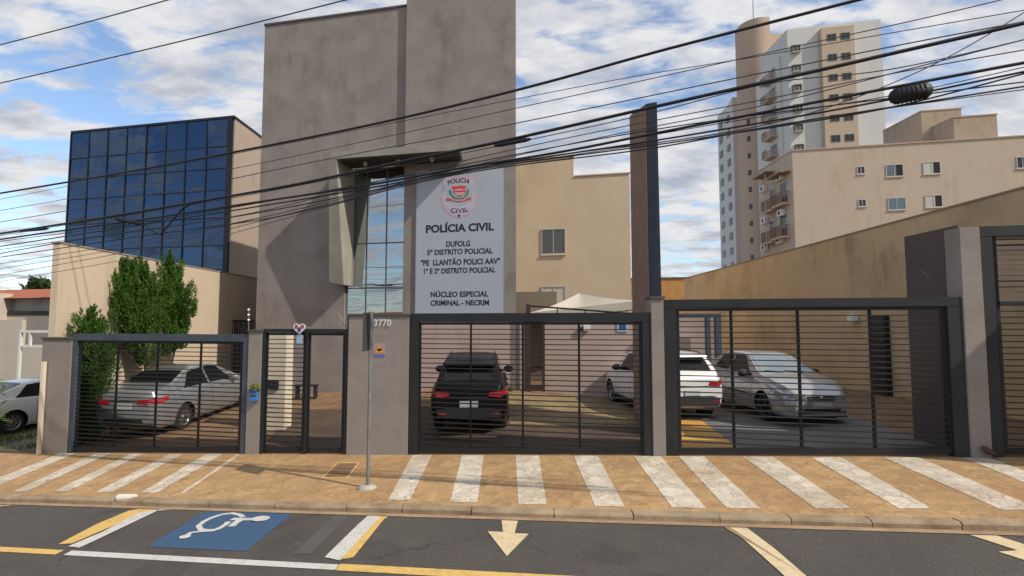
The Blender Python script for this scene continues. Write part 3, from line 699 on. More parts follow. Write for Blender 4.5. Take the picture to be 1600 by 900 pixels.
mbx = empty('mailbox', on(397, 628, 10.6), 'blue plastic mailbox fixed to the slim pillar with a sprig of plants above', 'mailbox')
m = MB(); a0, a1 = FS(391.5, 10.5), FS(403, 10.5); z0_, z1_ = FZ(397, 627, 10.5), FZ(397, 612, 10.5)
m.fbox(a0, a1, 10.5, 10.6, z0_, z1_).build('box', MAT['blueplastic'], mbx, bevel=0.01)
MB().fbox(a0 - .01, a1 + .01, 10.48, 10.6, z1_, z1_ + 0.03).build('lid', M('dark_blue_plastic', (0.03, 0.08, 0.25), 0.4), mbx)
MB().fbox(a0 + .03, a1 - .03, 10.495, 10.5, z0_ + .1, z0_ + .13).build('slot', MAT['black'], mbx)
c = np.array(on(397, 607, 10.53)); n = 160
leaves('potted_plant', MAT['leafyellow'], c + rng.normal(size=(n, 3)) * [0.05, 0.02, 0.045], rng.normal(size=(n, 3)) + [0, -.4, .8], 0.06, 0.025,
       label='small yellow green sprig of plant just above the blue mailbox', cat='plant')
# sign post on the pavement, plate seen edge on
base = ongr(574.5, 762); sp = empty('sign_post', base, 'thin grey steel sign post on the pavement with its plate seen edge on', 'sign post')
zt = W(578, 487, base.y).z
MB().tube([(base.x, base.y, base.z - .05), (base.x + 0.01, base.y + 0.0, zt)], 0.030, 12).build('pole', MAT['galv'], sp)
pz1, pz0 = W(576, 489, base.y).z, W(576, 548, base.y).z
MB().box(base.x - 0.048, base.x - 0.042, base.y - 0.30, base.y + 0.12, pz0, pz1).build('sign_plate', M('dark_sign_back', (0.05, 0.05, 0.055), 0.5), sp)
m = MB(); prof = [(0.0, 0.05), (0.07, 0.05), (0.12, 0.03), (0.15, 0.0), (0.16, -0.03)]
m.lathe(prof, (base.x, base.y, base.z), n=14); o = m.build('footing', MAT['concretel'], sp)
for v in o.data.vertices: v.co.x *= random.uniform(.85, 1.3); v.co.y *= random.uniform(.85, 1.1)
# white chip on kerb
q = ongr(200, 778); m = MB(); m.box(q.x - .17, q.x + .13, q.y - .06, q.y + .05, q.z - .02, q.z + .05)
o = m.build('broken_slab', MAT['cobble'], label='broken piece of white slab lying on the kerb edge', cat='slab', bevel=0.015); o.rotation_euler = (0.25, 0.1, 0.35)
MB().box(W(61, 700, 13.0).x - 0.04, W(61, 700, 13.0).x + 0.045, 12.96, 13.04, -3.4, W(61, 565, 13.0).z).build('boundary_post', MAT['creamp'], label='thin off-white post beside the leftmost fence pillar', cat='post', bevel=0.01)

# ================================================================== MAIN BUILDING (police station)
TM = 17.7
mt = empty('police_building', P(-4, TM + 6, G(-4, TM)), 'tall windowless grey brown rendered building with a glazed niche', 'building')
sL, sJ, sR = FS(406, TM, 300), FS(634, TM, 200), FS(806, TM, 250)
g0, g1 = FS(552, TM, 350), FS(634, TM, 350)
gl = FS(538, TM, 480)
zb = -3.6; zL = FZ(410, 42, TM) + 0.02; zR = zL + 2.6
zg_top = FZ(600, 262, TM); zfin = FZ(545, 447, TM)
m = MB()
m.fbox(sL, gl, TM, TM + 12, zb, zL)                      # left mass
m.fbox(gl, g0, TM, TM + 0.3, zfin, zL); m.fbox(gl, g0, TM + .3, TM + 12, zfin, zL)
m.fbox(g0, sJ, TM, TM + 12, zg_top, zL)
m.fbox(gl, sJ, TM + 0.5, TM + 12, zb, zfin); m.fbox(g0, sJ, TM + 0.5, TM + 12, zfin, zg_top)
m.build('left_wall', MAT['tower'], mt)
m = MB(); m.fbox(sJ, sR, TM - 0.14, TM + 12, zb, zR); m.build('right_wall', MAT['tower'], mt, bevel=0.01)
MB().fbox(sL - 0.03, sJ, TM - 0.04, TM + 0.25, zL, zL + 0.07).build('parapet_cap', MAT['copingm'], mt)
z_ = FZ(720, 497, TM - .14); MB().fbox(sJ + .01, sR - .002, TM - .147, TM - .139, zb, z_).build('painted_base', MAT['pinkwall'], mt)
# niche glazing
m = MB(); m.fbox(gl, g0, TM + 0.12, TM + 0.16, zb + .3, zfin); m.fbox(g0, g1, TM + 0.12, TM + 0.16, zb + .3, zg_top)
m.build('entrance_glazing', MAT['towerglass'], mt)
m = MB()
for px in (571, 602): s = FS(px, TM, 400); m.fbox(s - .02, s + .02, TM + 0.10, TM + 0.125, zb + .3, zg_top)
for py in (379, 450): z = FZ(595, py, TM); m.fbox(gl, g1, TM + 0.095, TM + 0.119, z - .02, z + .02)
m.build('glazing_bars', M('bronze_bar', (0.10, 0.10, 0.10), 0.5), mt)
# projecting frame: fin + canopy
TFN = TM - 1.15; TFB = TM - 0.55
fs0, fs1 = FS(514, TFN, 340), FS(529, TFN, 340); cz1 = FZ(600, 231, TFN) - 0.02; cz0 = FZ(600, 243, TFN)
fz0 = FZ(520, 441, TFB); cs1 = FS(716, TFN, 230)
m = MB()
bl = [P(fs0, TFN, fz0), P(FS(538, TFN, 440), TFN, fz0 - .1), P(FS(545, TM, 440), TM - .002, fz0 - .1), P(FS(535, TM, 440), TM - .002, fz0)]
TFT = TFN
m.hexa([P(FS(514, TFB, 440), TFB, fz0), P(FS(537, TFB, 440), TFB, fz0 - 0.10), P(g0 - 0.02, TM - .002, fz0 - 0.10), P(FS(530, TM, 440), TM - .002, fz0)],
       [P(FS(514, TFT, 240), TFT, cz0), P(FS(526, TFT, 240), TFT, cz0), P(g0 - 0.02, TM - .002, cz0), P(FS(530, TM, 240), TM - .002, cz0)])
m.build('niche_fin', MAT['frameconc'], mt, bevel=0.006)
m = MB(); m.hexa([P(fs0, TFN, cz0 + .003), P(cs1 + .06, TFN, cz0 + .003), P(cs1 + .06, TM - .145, cz0 + .003), P(fs0 + .3, TM - .145, cz0 + .003)],
                 [P(fs0, TFN, cz1), P(cs1 - .06, TFN, cz1), P(cs1 - .06, TM - .145, cz1), P(fs0 + .3, TM - .145, cz1)])
m.build('niche_canopy', MAT['frameconc'], mt, bevel=0.006)
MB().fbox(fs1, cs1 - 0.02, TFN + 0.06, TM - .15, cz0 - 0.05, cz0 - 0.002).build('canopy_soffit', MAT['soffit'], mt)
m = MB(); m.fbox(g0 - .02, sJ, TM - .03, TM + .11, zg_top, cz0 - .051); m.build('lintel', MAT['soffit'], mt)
for px in (571, 622, 675):
    s = FS(px, TFN + .4, 250); MB().lathe([(0.0, -.13), (.06, -.13), (.07, -.02), (.07, 0)], P(s, TFN + 0.4, cz0 - 0.052), n=14).build('spotlight', M('pale_spot', (0.4, 0.36, 0.3), 0.5), mt)
# banner
TS = TM - 0.20
bn = empty('police_banner', on(719, 489, TS), 'large pale blue grey banner reading POLICIA CIVIL with a police badge', 'sign')
bx = [(650.5, 267), (788, 261), (788, 488), (650.5, 489)]
s0, s1 = FS(650.5, TS, 380), FS(788, TS, 380); z0_, z1_ = FZ(719, 489, TS), FZ(719, 264, TS)
MB().fbox(s0, s1, TS, TS + 0.05, z0_, z1_).build('panel', MAT['sign'], bn)
MBf = MB(); e = 0.025
for a, b_, c_, d_ in ((s0 - e, s1 + e, z1_, z1_ + e), (s0 - e, s1 + e, z0_ - e, z0_), (s0 - e, s0, z0_, z1_), (s1, s1 + e, z0_, z1_)): MBf.fbox(a, b_, TS - .01, TS + .055, c_, d_)
MBf.build('banner_frame', M('banner_frame', (0.3, 0.32, 0.35), 0.5, metal=.3), bn)
def line(txt, x0, x1, y0, y1, wt=0.028, name='lettering', mat='ink'):
    text(txt, name, MAT[mat], bn, on((x0 + x1) / 2, (y0 + y1) / 2, TS), wd(x0, x1, TS), abs(FZ((x0 + x1) / 2, y0, TS) - FZ((x0 + x1) / 2, y1, TS)), 0.004, weight=wt)
line('POLÍCIA CIVIL', 664, 772, 350, 361.5, 0.036)
line('DUFOLG', 697, 735, 376.5, 385)
line('5º DISTRITO POLICIAL', 666, 770, 389, 397)
line('"PE  LLANTÃO POLICI AAV"', 656, 781, 405, 413.5)
line('1º E 2º DISTRITO POLICIAL', 661, 774, 418.5, 426.5)
line('NÚCLEO ESPECIAL', 672, 763, 455.5, 463.5)
line('CRIMINAL - NECRIM', 672, 764, 469, 477)
# emblem, in banner pixels taken from the enlarged photograph
def ez(x, y): return (640 + x / 7.5, 250 + y / 7.5)
out = [(480, 190), (560, 200), (590, 170), (620, 200), (700, 195), (735, 170), (778, 245), (760, 310), (772, 380), (785, 450), (785, 530), (750, 600), (690, 645), (620, 670), (590, 690), (560, 672), (480, 650), (415, 600), (380, 540), (365, 450), (375, 380), (400, 320), (385, 250), (430, 185)]
inn = [(585 + (x - 585) * 0.90, 430 + (y - 430) * 0.90) for x, y in out]
em = lambda L_, off, th, nm, mt_: fpoly(MB(), [ez(*p) for p in L_], TS, off, th).build(nm, mt_, bn)
em(out, 0.002, 0.003, 'badge_rim', MAT['pinkink']); em(inn, 0.006, 0.002, 'badge_field', M('badge_field', (0.50, 0.46, 0.54), 0.5))
em([(400, 320), (450, 290), (585, 280), (720, 290), (762, 320), (740, 380), (735, 480), (690, 540), (590, 560), (490, 540), (430, 480), (425, 380)], 0.009, 0.002, 'badge_centre', MAT['sign'])
em([(405, 500), (470, 500), (585, 555), (700, 505), (760, 500), (740, 560), (585, 620), (430, 560)], 0.010, 0.002, 'lower_scroll', M('badge_field', (0.50, 0.46, 0.54)))
em([(500, 310), (575, 310), (588, 290), (600, 305), (662, 305), (655, 380), (630, 415), (590, 435), (545, 415), (515, 380)], 0.013, 0.002, 'red_shield', MAT['redink'])
em([(520, 352), (575, 345), (588, 330), (600, 348), (655, 342), (652, 352), (520, 362)], 0.016, 0.002, 'shield_star', MAT['paleink'])
em([(530, 385), (645, 380), (640, 392), (538, 396)], 0.016, 0.002, 'shield_bar', MAT['paleink'])
em([(545, 402), (635, 398), (625, 410), (552, 412)], 0.016, 0.002, 'shield_bar', MAT['paleink'])
em([(465, 350), (487, 350), (500, 400), (535, 435), (585, 445), (585, 462), (520, 455), (478, 415), (460, 380)], 0.013, 0.002, 'laurel_branch', MAT['greenink'])
em([(678, 340), (696, 345), (695, 385), (680, 420), (640, 450), (585, 462), (585, 445), (635, 432), (660, 400)], 0.013, 0.002, 'laurel_branch', MAT['greenink'])
em([(440, 445), (500, 460), (585, 470), (660, 455), (718, 432), (722, 460), (660, 478), (585, 495), (500, 480), (432, 475)], 0.018, 0.002, 'ribbon', MAT['redink'])
em([(500, 466), (585, 475), (660, 462), (658, 472), (585, 486), (502, 476)], 0.021, 0.002, 'ribbon_text_band', MAT['pinkink'])
em([(570, 640), (595, 640), (592, 665), (583, 672), (574, 665)], 0.013, 0.002, 'badge_point', MAT['ink'])
def arcword(w, cxy, wpx, hpx, R, sg): text(w, 'badge_lettering', MAT['ink'], bn, on(*ez(*cxy), TS), wpx / 7.5 / F * 18.9, hpx / 7.5 / F * 18.9, 0.014, weight=0.012, bend=(R, sg))
arcword('POLICIA', (580, 238), 265, 50, 1.1, 1); arcword('CIVIL', (585, 595), 205, 50, 1.0, -1)
# right lower wall (pinkish) with a doorway, lamp and blue sign
lw = empty('courtyard_wall', P(3, TM, G(3, TM)), 'low pinkish rendered wall behind the black SUV with a narrow doorway', 'wall')
d0, d1, e1 = FS(820, TM, 550), FS(851, TM, 550), FS(1128, TM, 550); zt = FZ(900, 491, TM)
m = MB(); m.fbox(sR + .002, d0, TM - .02, TM + .2, zb, zt); m.fbox(d1, e1, TM - .02, TM + .2, zb + .6, zt); m.build('render', MAT['pinkwall'], lw, bevel=0.005)
m = MB(); m.fbox(d0, d0 + .07, TM - .05, TM + .22, -2.5, zt - .02); m.fbox(d1 - .07, d1, TM - .05, TM + .22, -2.5, zt - .02); m.fbox(d0 + .07, d1 - .07, TM - .05, TM + .22, zt - .1, zt - .02)
m.build('door_frame', M('brown_door_frame', (0.05, 0.033, 0.026), 0.6), lw)
m = MB()
for i in range(5): s = d0 + .07 + (d1 - d0 - .14) * (i + .5) / 5; m.fbox(s - .008, s + .008, TM + .05, TM + .066, -2.45, zt - .1)
m.fbox(d0 + .07, d1 - .07, TM + .04, TM + .07, -1.4, -1.36); m.build('grille_door', MAT['slat'], lw)
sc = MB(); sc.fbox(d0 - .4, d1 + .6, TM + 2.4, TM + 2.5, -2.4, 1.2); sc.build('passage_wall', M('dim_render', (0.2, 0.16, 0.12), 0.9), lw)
wl = empty('wall_lamp', on(915, 512, TM - .03), 'small white bulkhead lamp on the pinkish courtyard wall', 'lamp')
MB().fbox(FS(911, TM), FS(922, TM), TM - .14, TM - .03, FZ(916, 517, TM), FZ(916, 507, TM)).build('housing', MAT['whitepaint'], wl, bevel=.02)
MB().fbox(FS(905, TM), FS(911, TM), TM - .12, TM - .05, FZ(908, 517, TM), FZ(908, 511, TM)).build('bracket', MAT['trim'], wl)
bs = empty('parking_notice', on(973, 517, TM - .03), 'small square dark blue notice with a white border on the pinkish wall', 'sign')
MB().fbox(FS(964.5, TM), FS(981.5, TM), TM - .05, TM - .03, FZ(973, 518, TM), FZ(973, 503, TM)).build('border', M('pale_border', (.5, .53, .58), .5), bs)
MB().fbox(FS(967.5, TM), FS(978.5, TM), TM - .06, TM - .051, FZ(973, 515.5, TM), FZ(973, 505.5, TM)).build('face', MAT['bluesign'], bs)
# grey open frame at the end of the low wall
s0, s1 = FS(1040, TM - .4, 540), FS(1127, TM - .4, 540); zz = FZ(1090, 490, TM - .4)
fr = empty('steel_portal', P(s1, TM - .4, G(s1, TM)), 'grey steel portal frame behind the silver hatchback', 'portal')
m = MB(); m.fbox(s0, s1, TM - .45, TM - .3, zz - .12, zz); m.fbox(s1 - .16, s1, TM - .45, TM - .3, -2.6, zz - .121); m.fbox(s1 - .42, s1 - .30, TM - .45, TM - .3, -2.6, zz - .121); m.build('posts_and_beam', MAT['steelblue'], fr, bevel=.006)
# rear beige block behind the low wall
TR = 26.0
rb = empty('rear_beige_block', P(3, TR, G(3, TR)), 'cream beige block with a stepped roofline and two windows behind the banner building', 'building')
a0, a1, a2 = FS(700, TR, 380), FS(896, TR, 250), FS(985, TR, 380)
z1_, z2_ = FZ(896, 245, TR), FZ(940, 273.5, TR)
m = MB(); m.fbox(a0, a1, TR, TR + 9, -3.6, z1_); m.fbox(a1, a2, TR, TR + 9, -3.6, z2_); m.build('wall', MAT['beige'], rb)
m = MB(); m.fbox(a0, a1 + .03, TR - .05, TR + .2, z1_, z1_ + .05); m.fbox(a1 + .032, a2 + .03, TR - .05, TR + .2, z2_, z2_ + .05); m.build('roof_edge', MAT['hrbrown'], rb)
def fwin(parent, T, x0, x1, y0, y1, glass='winglass', sash=1, fw=0.05, name='window', open_=None, sill=True, proud=0.05):
    s0, s1 = FS(x0, T, (y0 + y1) / 2), FS(x1, T, (y0 + y1) / 2); xm = (x0 + x1) / 2; za, zc = FZ(xm, y1, T), FZ(xm, y0, T)
    return swin(parent, T, s0, s1, za, zc, glass, sash, fw, name, open_, sill, proud)
def swin(parent, T, s0, s1, za, zc, glass='winglass', sash=1, fw=0.05, name='window', open_=None, sill=True, proud=0.05):
    m = MB()
    m.fbox(s0 - fw, s1 + fw, T - proud, T - .003, zc, zc + fw); m.fbox(s0 - fw, s1 + fw, T - proud, T - .003, za - fw, za)
    m.fbox(s0 - fw, s0, T - proud, T - .003, za, zc); m.fbox(s1, s1 + fw, T - proud, T - .003, za, zc)
    for k in range(1, sash + 1): q = s0 + (s1 - s0) * k / (sash + 1); m.fbox(q - fw * .4, q + fw * .4, T - proud * .8, T - .004, za, zc)
    w = m.build(name, MAT['darkframe' if T > 60 else 'winframe'], parent)
    mid = s0 + (s1 - s0) * 0.6
    if open_ == 'R':
        MB().fbox(s0, mid, T - .02, T - .005, za, zc).build('pane', MAT[glass], w); MB().fbox(mid, s1, T - .02, T - .005, za, zc).build('open_gap', MAT['black'], w)
    else: MB().fbox(s0, s1, T - .02, T - .005, za, zc).build('pane', MAT[glass], w)
    if sill: MB().fbox(s0 - fw * 1.6, s1 + fw * 1.6, T - proud * 1.8, T - .002, za - fw * 1.9, za - fw - .002).build('sill', MAT['creamp'], w)
    return w
fwin(rb, TR, 847, 882, 359, 396); fwin(rb, TR, 847, 882, 449, 488, 'curtain')
# tent
TT0 = 19.2
tn = empty('canopy_tent', P(FS(915, TT0 + 1.5, 500), TT0 + 1.5, G(4, 19)), 'off-white canvas canopy tent rising behind the black gate beam', 'tent')
cx, cy = W(905, 458, 20.4).x, 20.4; apex = Vector((W(905, 458, 20.4).x, 20.4, W(905, 458, 20.4).z))
x0, x1 = W(826, 490, 19.4).x, W(994, 470, 19.2).x
cor = [Vector((x0, 19.0, W(830, 489, 19.0).z)), Vector((x1, 18.4, W(994, 469, 18.4).z)), Vector((x1 + .3, 22.2, W(994, 469, 18.4).z)), Vector((x0 - .1, 22.4, W(830, 487, 19.0).z))]
m = MB(); n = 10; vs = []; fs = []
for k in range(4):
    A, B = cor[k], cor[(k + 1) % 4]
    for i in range(n + 1):
        u = i / n; base_ = len(vs)
        for j in range(n + 1):
            w = j / n; p = A.lerp(B, w).lerp(apex, u); p.z += -0.28 * math.sin(math.pi * u) * (0.6 + 0.4 * math.sin(math.pi * w)) + 0.10 * abs(w - .5) * 2 * math.sin(math.pi * u)
            vs.append(p)
    o_ = k * (n + 1) ** 2
    fs += [(o_ + i * (n + 1) + j, o_ + i * (n + 1) + j + 1, o_ + (i + 1) * (n + 1) + j + 1, o_ + (i + 1) * (n + 1) + j) for i in range(n) for j in range(n)]
m.add(vs, fs, 0, True)
for k in range(4):
    A, B = cor[k], cor[(k + 1) % 4]; dn = Vector((0, 0, -.28)); m.add([A, B, B + dn, A + dn], [(0, 1, 2, 3)])
m.build('canvas', MAT['tent'], tn)
for c_ in cor: MB().tube([c_ + Vector((0, 0, -.02)), Vector((c_.x, c_.y, -2.6))], 0.03, 8).build('leg', MAT['galv'], tn)
# roof rail of the passage
rr = empty('roof_rail', on(822, 490, TM - .3), 'dark rail with two short uprights sloping above the black SUV gate', 'rail')
m = MB(); A, B = on(828, 478, TM - .3), on(1000, 491, TM - 1.5)
m.tube([A, B], 0.03, 6)
for f in (.27, .53): p = A.lerp(B, f); m.tube([p, p - Vector((0, 0, .35))], 0.02, 6)
m.build('rail', MAT['slat'], rr)
MB().fbox(FS(822, TM - .3), FS(829, TM - .3), TM - .35, TM - .15, -2.4, FZ(826, 475.5, TM - .3)).build('rail_post', M('brown_door_frame', (0.05, 0.033, 0.026)), rr)
# entrance: cream pillar with intercom, bench
ep = empty('intercom_pillar', on(432, 660, 14.2), 'cream painted pillar with a dark intercom seen through the pedestrian gate', 'pillar')
TE = 12.6; s0, s1 = FS(417, TE, 600), FS(446, TE, 600)
MB().fbox(s0, s1, TE, TE + .45, -3.4, FZ(430, 519, TE)).build('shaft', MAT['creamp'], ep, bevel=.01)
MB().fbox(FS(421, TE), FS(437, TE), TE - .06, TE - .002, FZ(429, 608, TE), FZ(429, 594, TE)).build('intercom', MAT['trim'], ep, bevel=.006)
be = empty('bench', P(FS(487, 16.6, 605), 16.6, G(-6.5, 16.6)), 'small dark bench near the building wall behind the pedestrian gate', 'bench')
bc = P(FS(484, 16.6, 600), 16.6, 0); bz = G(-6.5, 16.6)
MB().box(bc.x - .5, bc.x + .25, bc.y - .15, bc.y + .15, bz + .40, bz + .44).build('seat', MAT['slat'], be)
for dx in (-.42, .17): MB().box(bc.x + dx, bc.x + dx + .05, bc.y - .13, bc.y + .13, bz - .02, bz + .40).build('leg', MAT['slat'], be)

# ================================================================== LEFT: garden wall + blue glass building + side gate
xg = -11.35
gw = empty('garden_wall', (xg, 18, -2.8), 'tall sunlit beige boundary wall behind the juniper trees', 'wall')
y0 = W(88, 500, 13.2).y; zw = 2.03
MB().box(xg - .18, xg, 13.56, 26.5, -3.8, zw).build('render', MAT['beigewall'], gw, bevel=.006)
MB().box(xg - .20, xg + .02, 13.53, 26.52, zw + .001, zw + .04).build('coping', M('wall_coping', (0.3, 0.24, 0.19), .9), gw)
TG = 26.5
gb = empty('blue_glass_building', P(FS(230, TG, 300), TG, -3), 'office block with a dark blue mirror glass facade above the beige garden wall', 'building')
a0, a1 = FS(106.5, TG, 300), FS(353, TG, 300); ztop = FZ(230, 196, TG)
m = MB(); sbk = FS(362, TG, 300)
m.fbox(a0 + .05, sbk, TG + .1, TG + 12, -4.5, ztop - .05); m.build('wall', MAT['glassside'], gb)
MB().fbox(a0, sbk + .05, TG - .06, TG + 12.05, ztop - .05, ztop + .08).build('roof_edge', MAT['mullion'], gb)
MB().fbox(a1, a1 + (sbk - a1) * .75, TG - .05, TG + .1, -4.5, ztop - .052).build('corner_fin', MAT['mullion'], gb)
rows = [196] ; zs = [ztop - .05] + [FZ(350, y, TG) for y in (228.5, 262.5, 297, 340, 383, 421, 460)]
for i in range(8):
    for j in range(7):
        q0, q1 = a0 + (a1 - a0) * i / 8, a0 + (a1 - a0) * (i + 1) / 8; tl = random.uniform(-.012, .012)
        mbp = MB(); zt_, zb_ = zs[j] - .025, zs[j + 1] + .025; ty = random.uniform(-.02, .02)
        mbp.hexa([P(q0 + .03, TG + .0, zb_), P(q1 - .03, TG + tl, zb_), P(q1 - .03, TG + .08, zb_), P(q0 + .03, TG + .08, zb_)],
                 [P(q0 + .03, TG + ty, zt_), P(q1 - .03, TG + ty + tl, zt_), P(q1 - .03, TG + .08, zt_), P(q0 + .03, TG + .08, zt_)])
        mbp.build('glass_pane', MAT['curtainwall'], gb)
m = MB()
for i in range(9): q = a0 + (a1 - a0) * i / 8; m.fbox(q - .035, q + .035, TG - .04, TG + .095, zs[-1] - 1, ztop - .06)
for z in zs[1:]: m.fbox(a0 + .04, a1 - .04, TG - .03, TG + .09, z - .028, z + .028)
m.build('mullions', MAT['mullion'], gb)
TSG = 19.6
sg = empty('side_gate', P(FS(340, TSG, 560), TSG, G(-10, 19)), 'dark grey corrugated side gate behind the silver sedan', 'gate')
s0, s1 = FS(298, TSG, 540), FS(400, TSG, 540); zt = FZ(340, 500, TSG)
m = MB(); m.fbox(s0, s1, TSG, TSG + .08, zt - .08, zt); m.fbox(s0, s1, TSG, TSG + .08, -2.75, -2.65); m.fbox(s0, s0 + .07, TSG, TSG + .08, -2.65, zt - .08); m.build('gate_frame', MAT['slat'], sg)
m = MB(); n = 26
for i in range(n): q = s0 + .08 + (s1 - s0 - .1) * i / n; m.fbox(q, q + .06, TSG + .02 * (i % 2), TSG + .03 + .02 * (i % 2), -2.65, zt - .08)
m.build('sheet_panel', MAT['steel'], sg)

# ================================================================== RIGHT: boundary wall, tower-like totem, apartments
xr = 10.8
bw = empty('boundary_wall', (xr, 20, -2.1), 'long stained ochre boundary wall rising to the right edge', 'wall')
MB().box(xr, xr + .25, 6.5, 34, -3.0, 2.86).build('render', MAT['sidewall'], bw)
MB().box(xr - .02, xr + .27, 6.5, 34, 2.862, 2.91).build('coping', M('wall_coping2', (0.30, 0.22, 0.14), .9), bw)
fl = empty('floodlight', (xr, 13.5, .1), 'white floodlight fixed to the ochre boundary wall', 'floodlight')
pw = W(1338, 492, xr / ray(1338, 492)[0])
fl.location = pw
MB().box(pw.x - .22, pw.x - .02, pw.y - .16, pw.y + .16, pw.z - .22, pw.z + .02).build('lamp_head', MAT['whitepaint'], fl, bevel=.03)
MB().tube([pw + Vector((0, 0, .25)), pw + Vector((-.12, 0, .05))], 0.02, 6).build('arm', MAT['whitepaint'], fl)
a = W(1372, 618, xr / ray(1372, 560)[0]); b_ = W(1393, 618, xr / ray(1393, 560)[0]); zt = W(1382, 492, (a.y + b_.y) / 2).z
sc = empty('wall_post', (xr - .1, (a.y + b_.y) / 2, -2.05), 'tall black narrow box standing against the ochre boundary wall', 'post')
MB().box(xr - .16, xr - .003, b_.y, a.y, -2.05, zt).build('casing', MAT['slat'], sc, bevel=.01)
m = MB()
for i in range(12): z = -1.8 + i * (zt + 1.6) / 12; m.box(xr - .175, xr - .162, b_.y + .05, a.y - .05, z, z + .05)
m.build('louvres', MAT['black'], sc)
# tall two-coloured slab
xa = W(1012, 300, 11.6).x
ts = empty('totem_slab', (xa + .1, 11.9, -2.3), 'tall narrow slab, brown on its side and dark navy in front, rising above the fence', 'pillar')
zt = W(1012, 162, 11.6).z; xb = W(1031, 300, 11.55).x
zb2 = W(992, 180, 13.2).z
m = MB(); m.hexa([(xa, 11.6, -2.6), (xb, 11.5, -2.6), (xb + .0, 13.2, -2.6), (xa + .0, 13.2, -2.6)], [(xa, 11.6, zt), (xb - .04, 11.5, zt), (xb - .04, 13.2, zb2), (xa + .0, 13.2, zb2)])
m.build('core', MAT['navy'], ts, bevel=.008)
m = MB(); x_ = xa - .018; m.hexa([(x_, 11.61, -2.5), (xa - .002, 11.61, -2.5), (xa - .002, 13.19, -2.5), (x_, 13.19, -2.5)], [(x_, 11.61, zt - .05), (xa - .002, 11.61, zt - .05), (xa - .002, 13.19, zb2 - .05), (x_, 13.19, zb2 - .05)])
m.build('side_cladding', MAT['rust'], ts)
# orange low block far behind between slab and wall
TO = 40; ob_ = empty('far_orange_wall', P(FS(1040, TO, 450), TO, -2), 'low orange wall with dark coping far behind the tall brown slab', 'wall')
s0, s1 = FS(985, TO, 450), FS(1110, TO, 450); zt = FZ(1050, 436, TO)
MB().fbox(s0, s1, TO, TO + 2, -3, zt).build('render', M('orange_render', (0.50, 0.27, 0.09), .9, var=.15, streak=.4), ob_)
MB().fbox(s0 - .05, s1 + .05, TO - .05, TO + 2.05, zt, zt + .12).build('coping', MAT['brownwood'], ob_)
# mid apartment block
TA1 = 52.0
ab = empty('apartment_block', P(FS(1400, TA1, 300), TA1, -2), 'low beige apartment block with sliding windows above the ochre wall', 'building')
s0 = FS(1240, TA1, 300); s1 = FS(1600, TA1, 250) + 12; ztp = FZ(1240, 236, TA1); x0 = P(s0, TA1).x; ycor = P(s0, TA1).y
m = MB(); m.fbox(s0, s1, TA1, TA1 + 6.5, -3, ztp); m.build('wall', MAT['rosybeige'], ab)
m = MB(); m.fbox(s0 - .05, s1, TA1 - .08, TA1 + 6.6, ztp, ztp + .10); m.build('roof_edge', MAT['hrbrown'], ab)
for (T_, A_, B_, ty_, dpt) in ((TA1 + 3.5, 1440, 1503, 172, 5.0), (TA1 + 1.2, 1490, 1558, 181.5, 6.5)):
    q0, q1 = FS(A_, T_, 190), FS(B_, T_, 190); zz = FZ((A_ + B_) / 2, ty_, T_)
    MB().fbox(q0, q1, T_, T_ + dpt, ztp + .1, zz).build('roof_volume', MAT['roofblock'], ab)
    MB().fbox(q0 - .05, q1 + .05, T_ - .05, T_ + dpt, zz, zz + .1).build('roof_edge', MAT['hrbrown'], ab)
for x0_, x1_, y0_, y1_, gk, op, sh in ((1340, 1350, 261, 271, 'darkglass', None, 1), (1385, 1410, 258, 275, 'winglass', 'R', 1), (1443, 1468, 254, 271, 'curtain', 'R', 1), (1589, 1606, 246, 262, 'darkglass', None, 1),
                               (1342, 1352, 312.5, 322, 'darkglass', None, 1), (1388, 1414, 310, 327, 'winglass', None, 1), (1446, 1471, 306, 323, 'curtain', 'R', 1), (1590, 1612, 300, 318, 'winglass', None, 1)):
    fwin(ab, TA1, x0_, x1_, y0_, y1_, gk, sh, 0.06, open_=op)
# side face with balconies (x = const)
def xwin(parent, x, ya, yb, za, zc, name='window', glass='darkglass', out=-1, fr='winframe', fw=.07):
    m = MB(); e = out * .06
    xa_, xb_ = sorted((x + e, x + out * .004))
    m.box(xa_, xb_, ya - fw, yb + fw, zc, zc + fw); m.box(xa_, xb_, ya - fw, yb + fw, za - fw, za); m.box(xa_, xb_, ya - fw, ya, za, zc); m.box(xa_, xb_, yb, yb + fw, za, zc)
    w = m.build(name, MAT[fr], parent); xa_, xb_ = sorted((x + out * .02, x + out * .005)); MB().box(xa_, xb_, ya, yb, za, zc).build('pane', MAT[glass], w); return w
def XW(px, py, x): r, z = ray(px, py); y = x / r; return y, z * y
def balcony(parent, x, ya, yb, z, dep=1.0, mat='rust'):
    bl = MB().box(x - dep, x, ya, yb, z - .15, z).build('balcony', MAT['rosybeige'], parent); m = MB()
    m.box(x - dep, x - dep + .05, ya, yb, z + .95, z + 1.0)
    n = max(3, int((yb - ya) / .16))
    for i in range(n + 1): y = ya + (yb - ya - .04) * i / n; m.box(x - dep, x - dep + .04, y, y + .04, z, z + .95)
    for yy in (ya, yb - .04): m.box(x - dep + .05, x, yy, yy + .04, z + .95, z + 1.0); [m.box(x - dep + .2 * k, x - dep + .2 * k + .04, yy, yy + .04, z, z + .95) for k in range(1, int(dep / .2))]
    m.build('railing', MAT[mat], bl); return bl
def acunit(parent, x, y, z):
    a_ = MB().box(x - .4, x - .01, y - .42, y + .42, z, z + .6).build('air_conditioner', MAT['whitepaint'], parent, bevel=.03)
    m = MB(); m.lathe([(0, 0), (.22, 0)], (x - .405, y, z + .3), 'x', 16); m.build('fan_grille', MAT['trim'], a_)
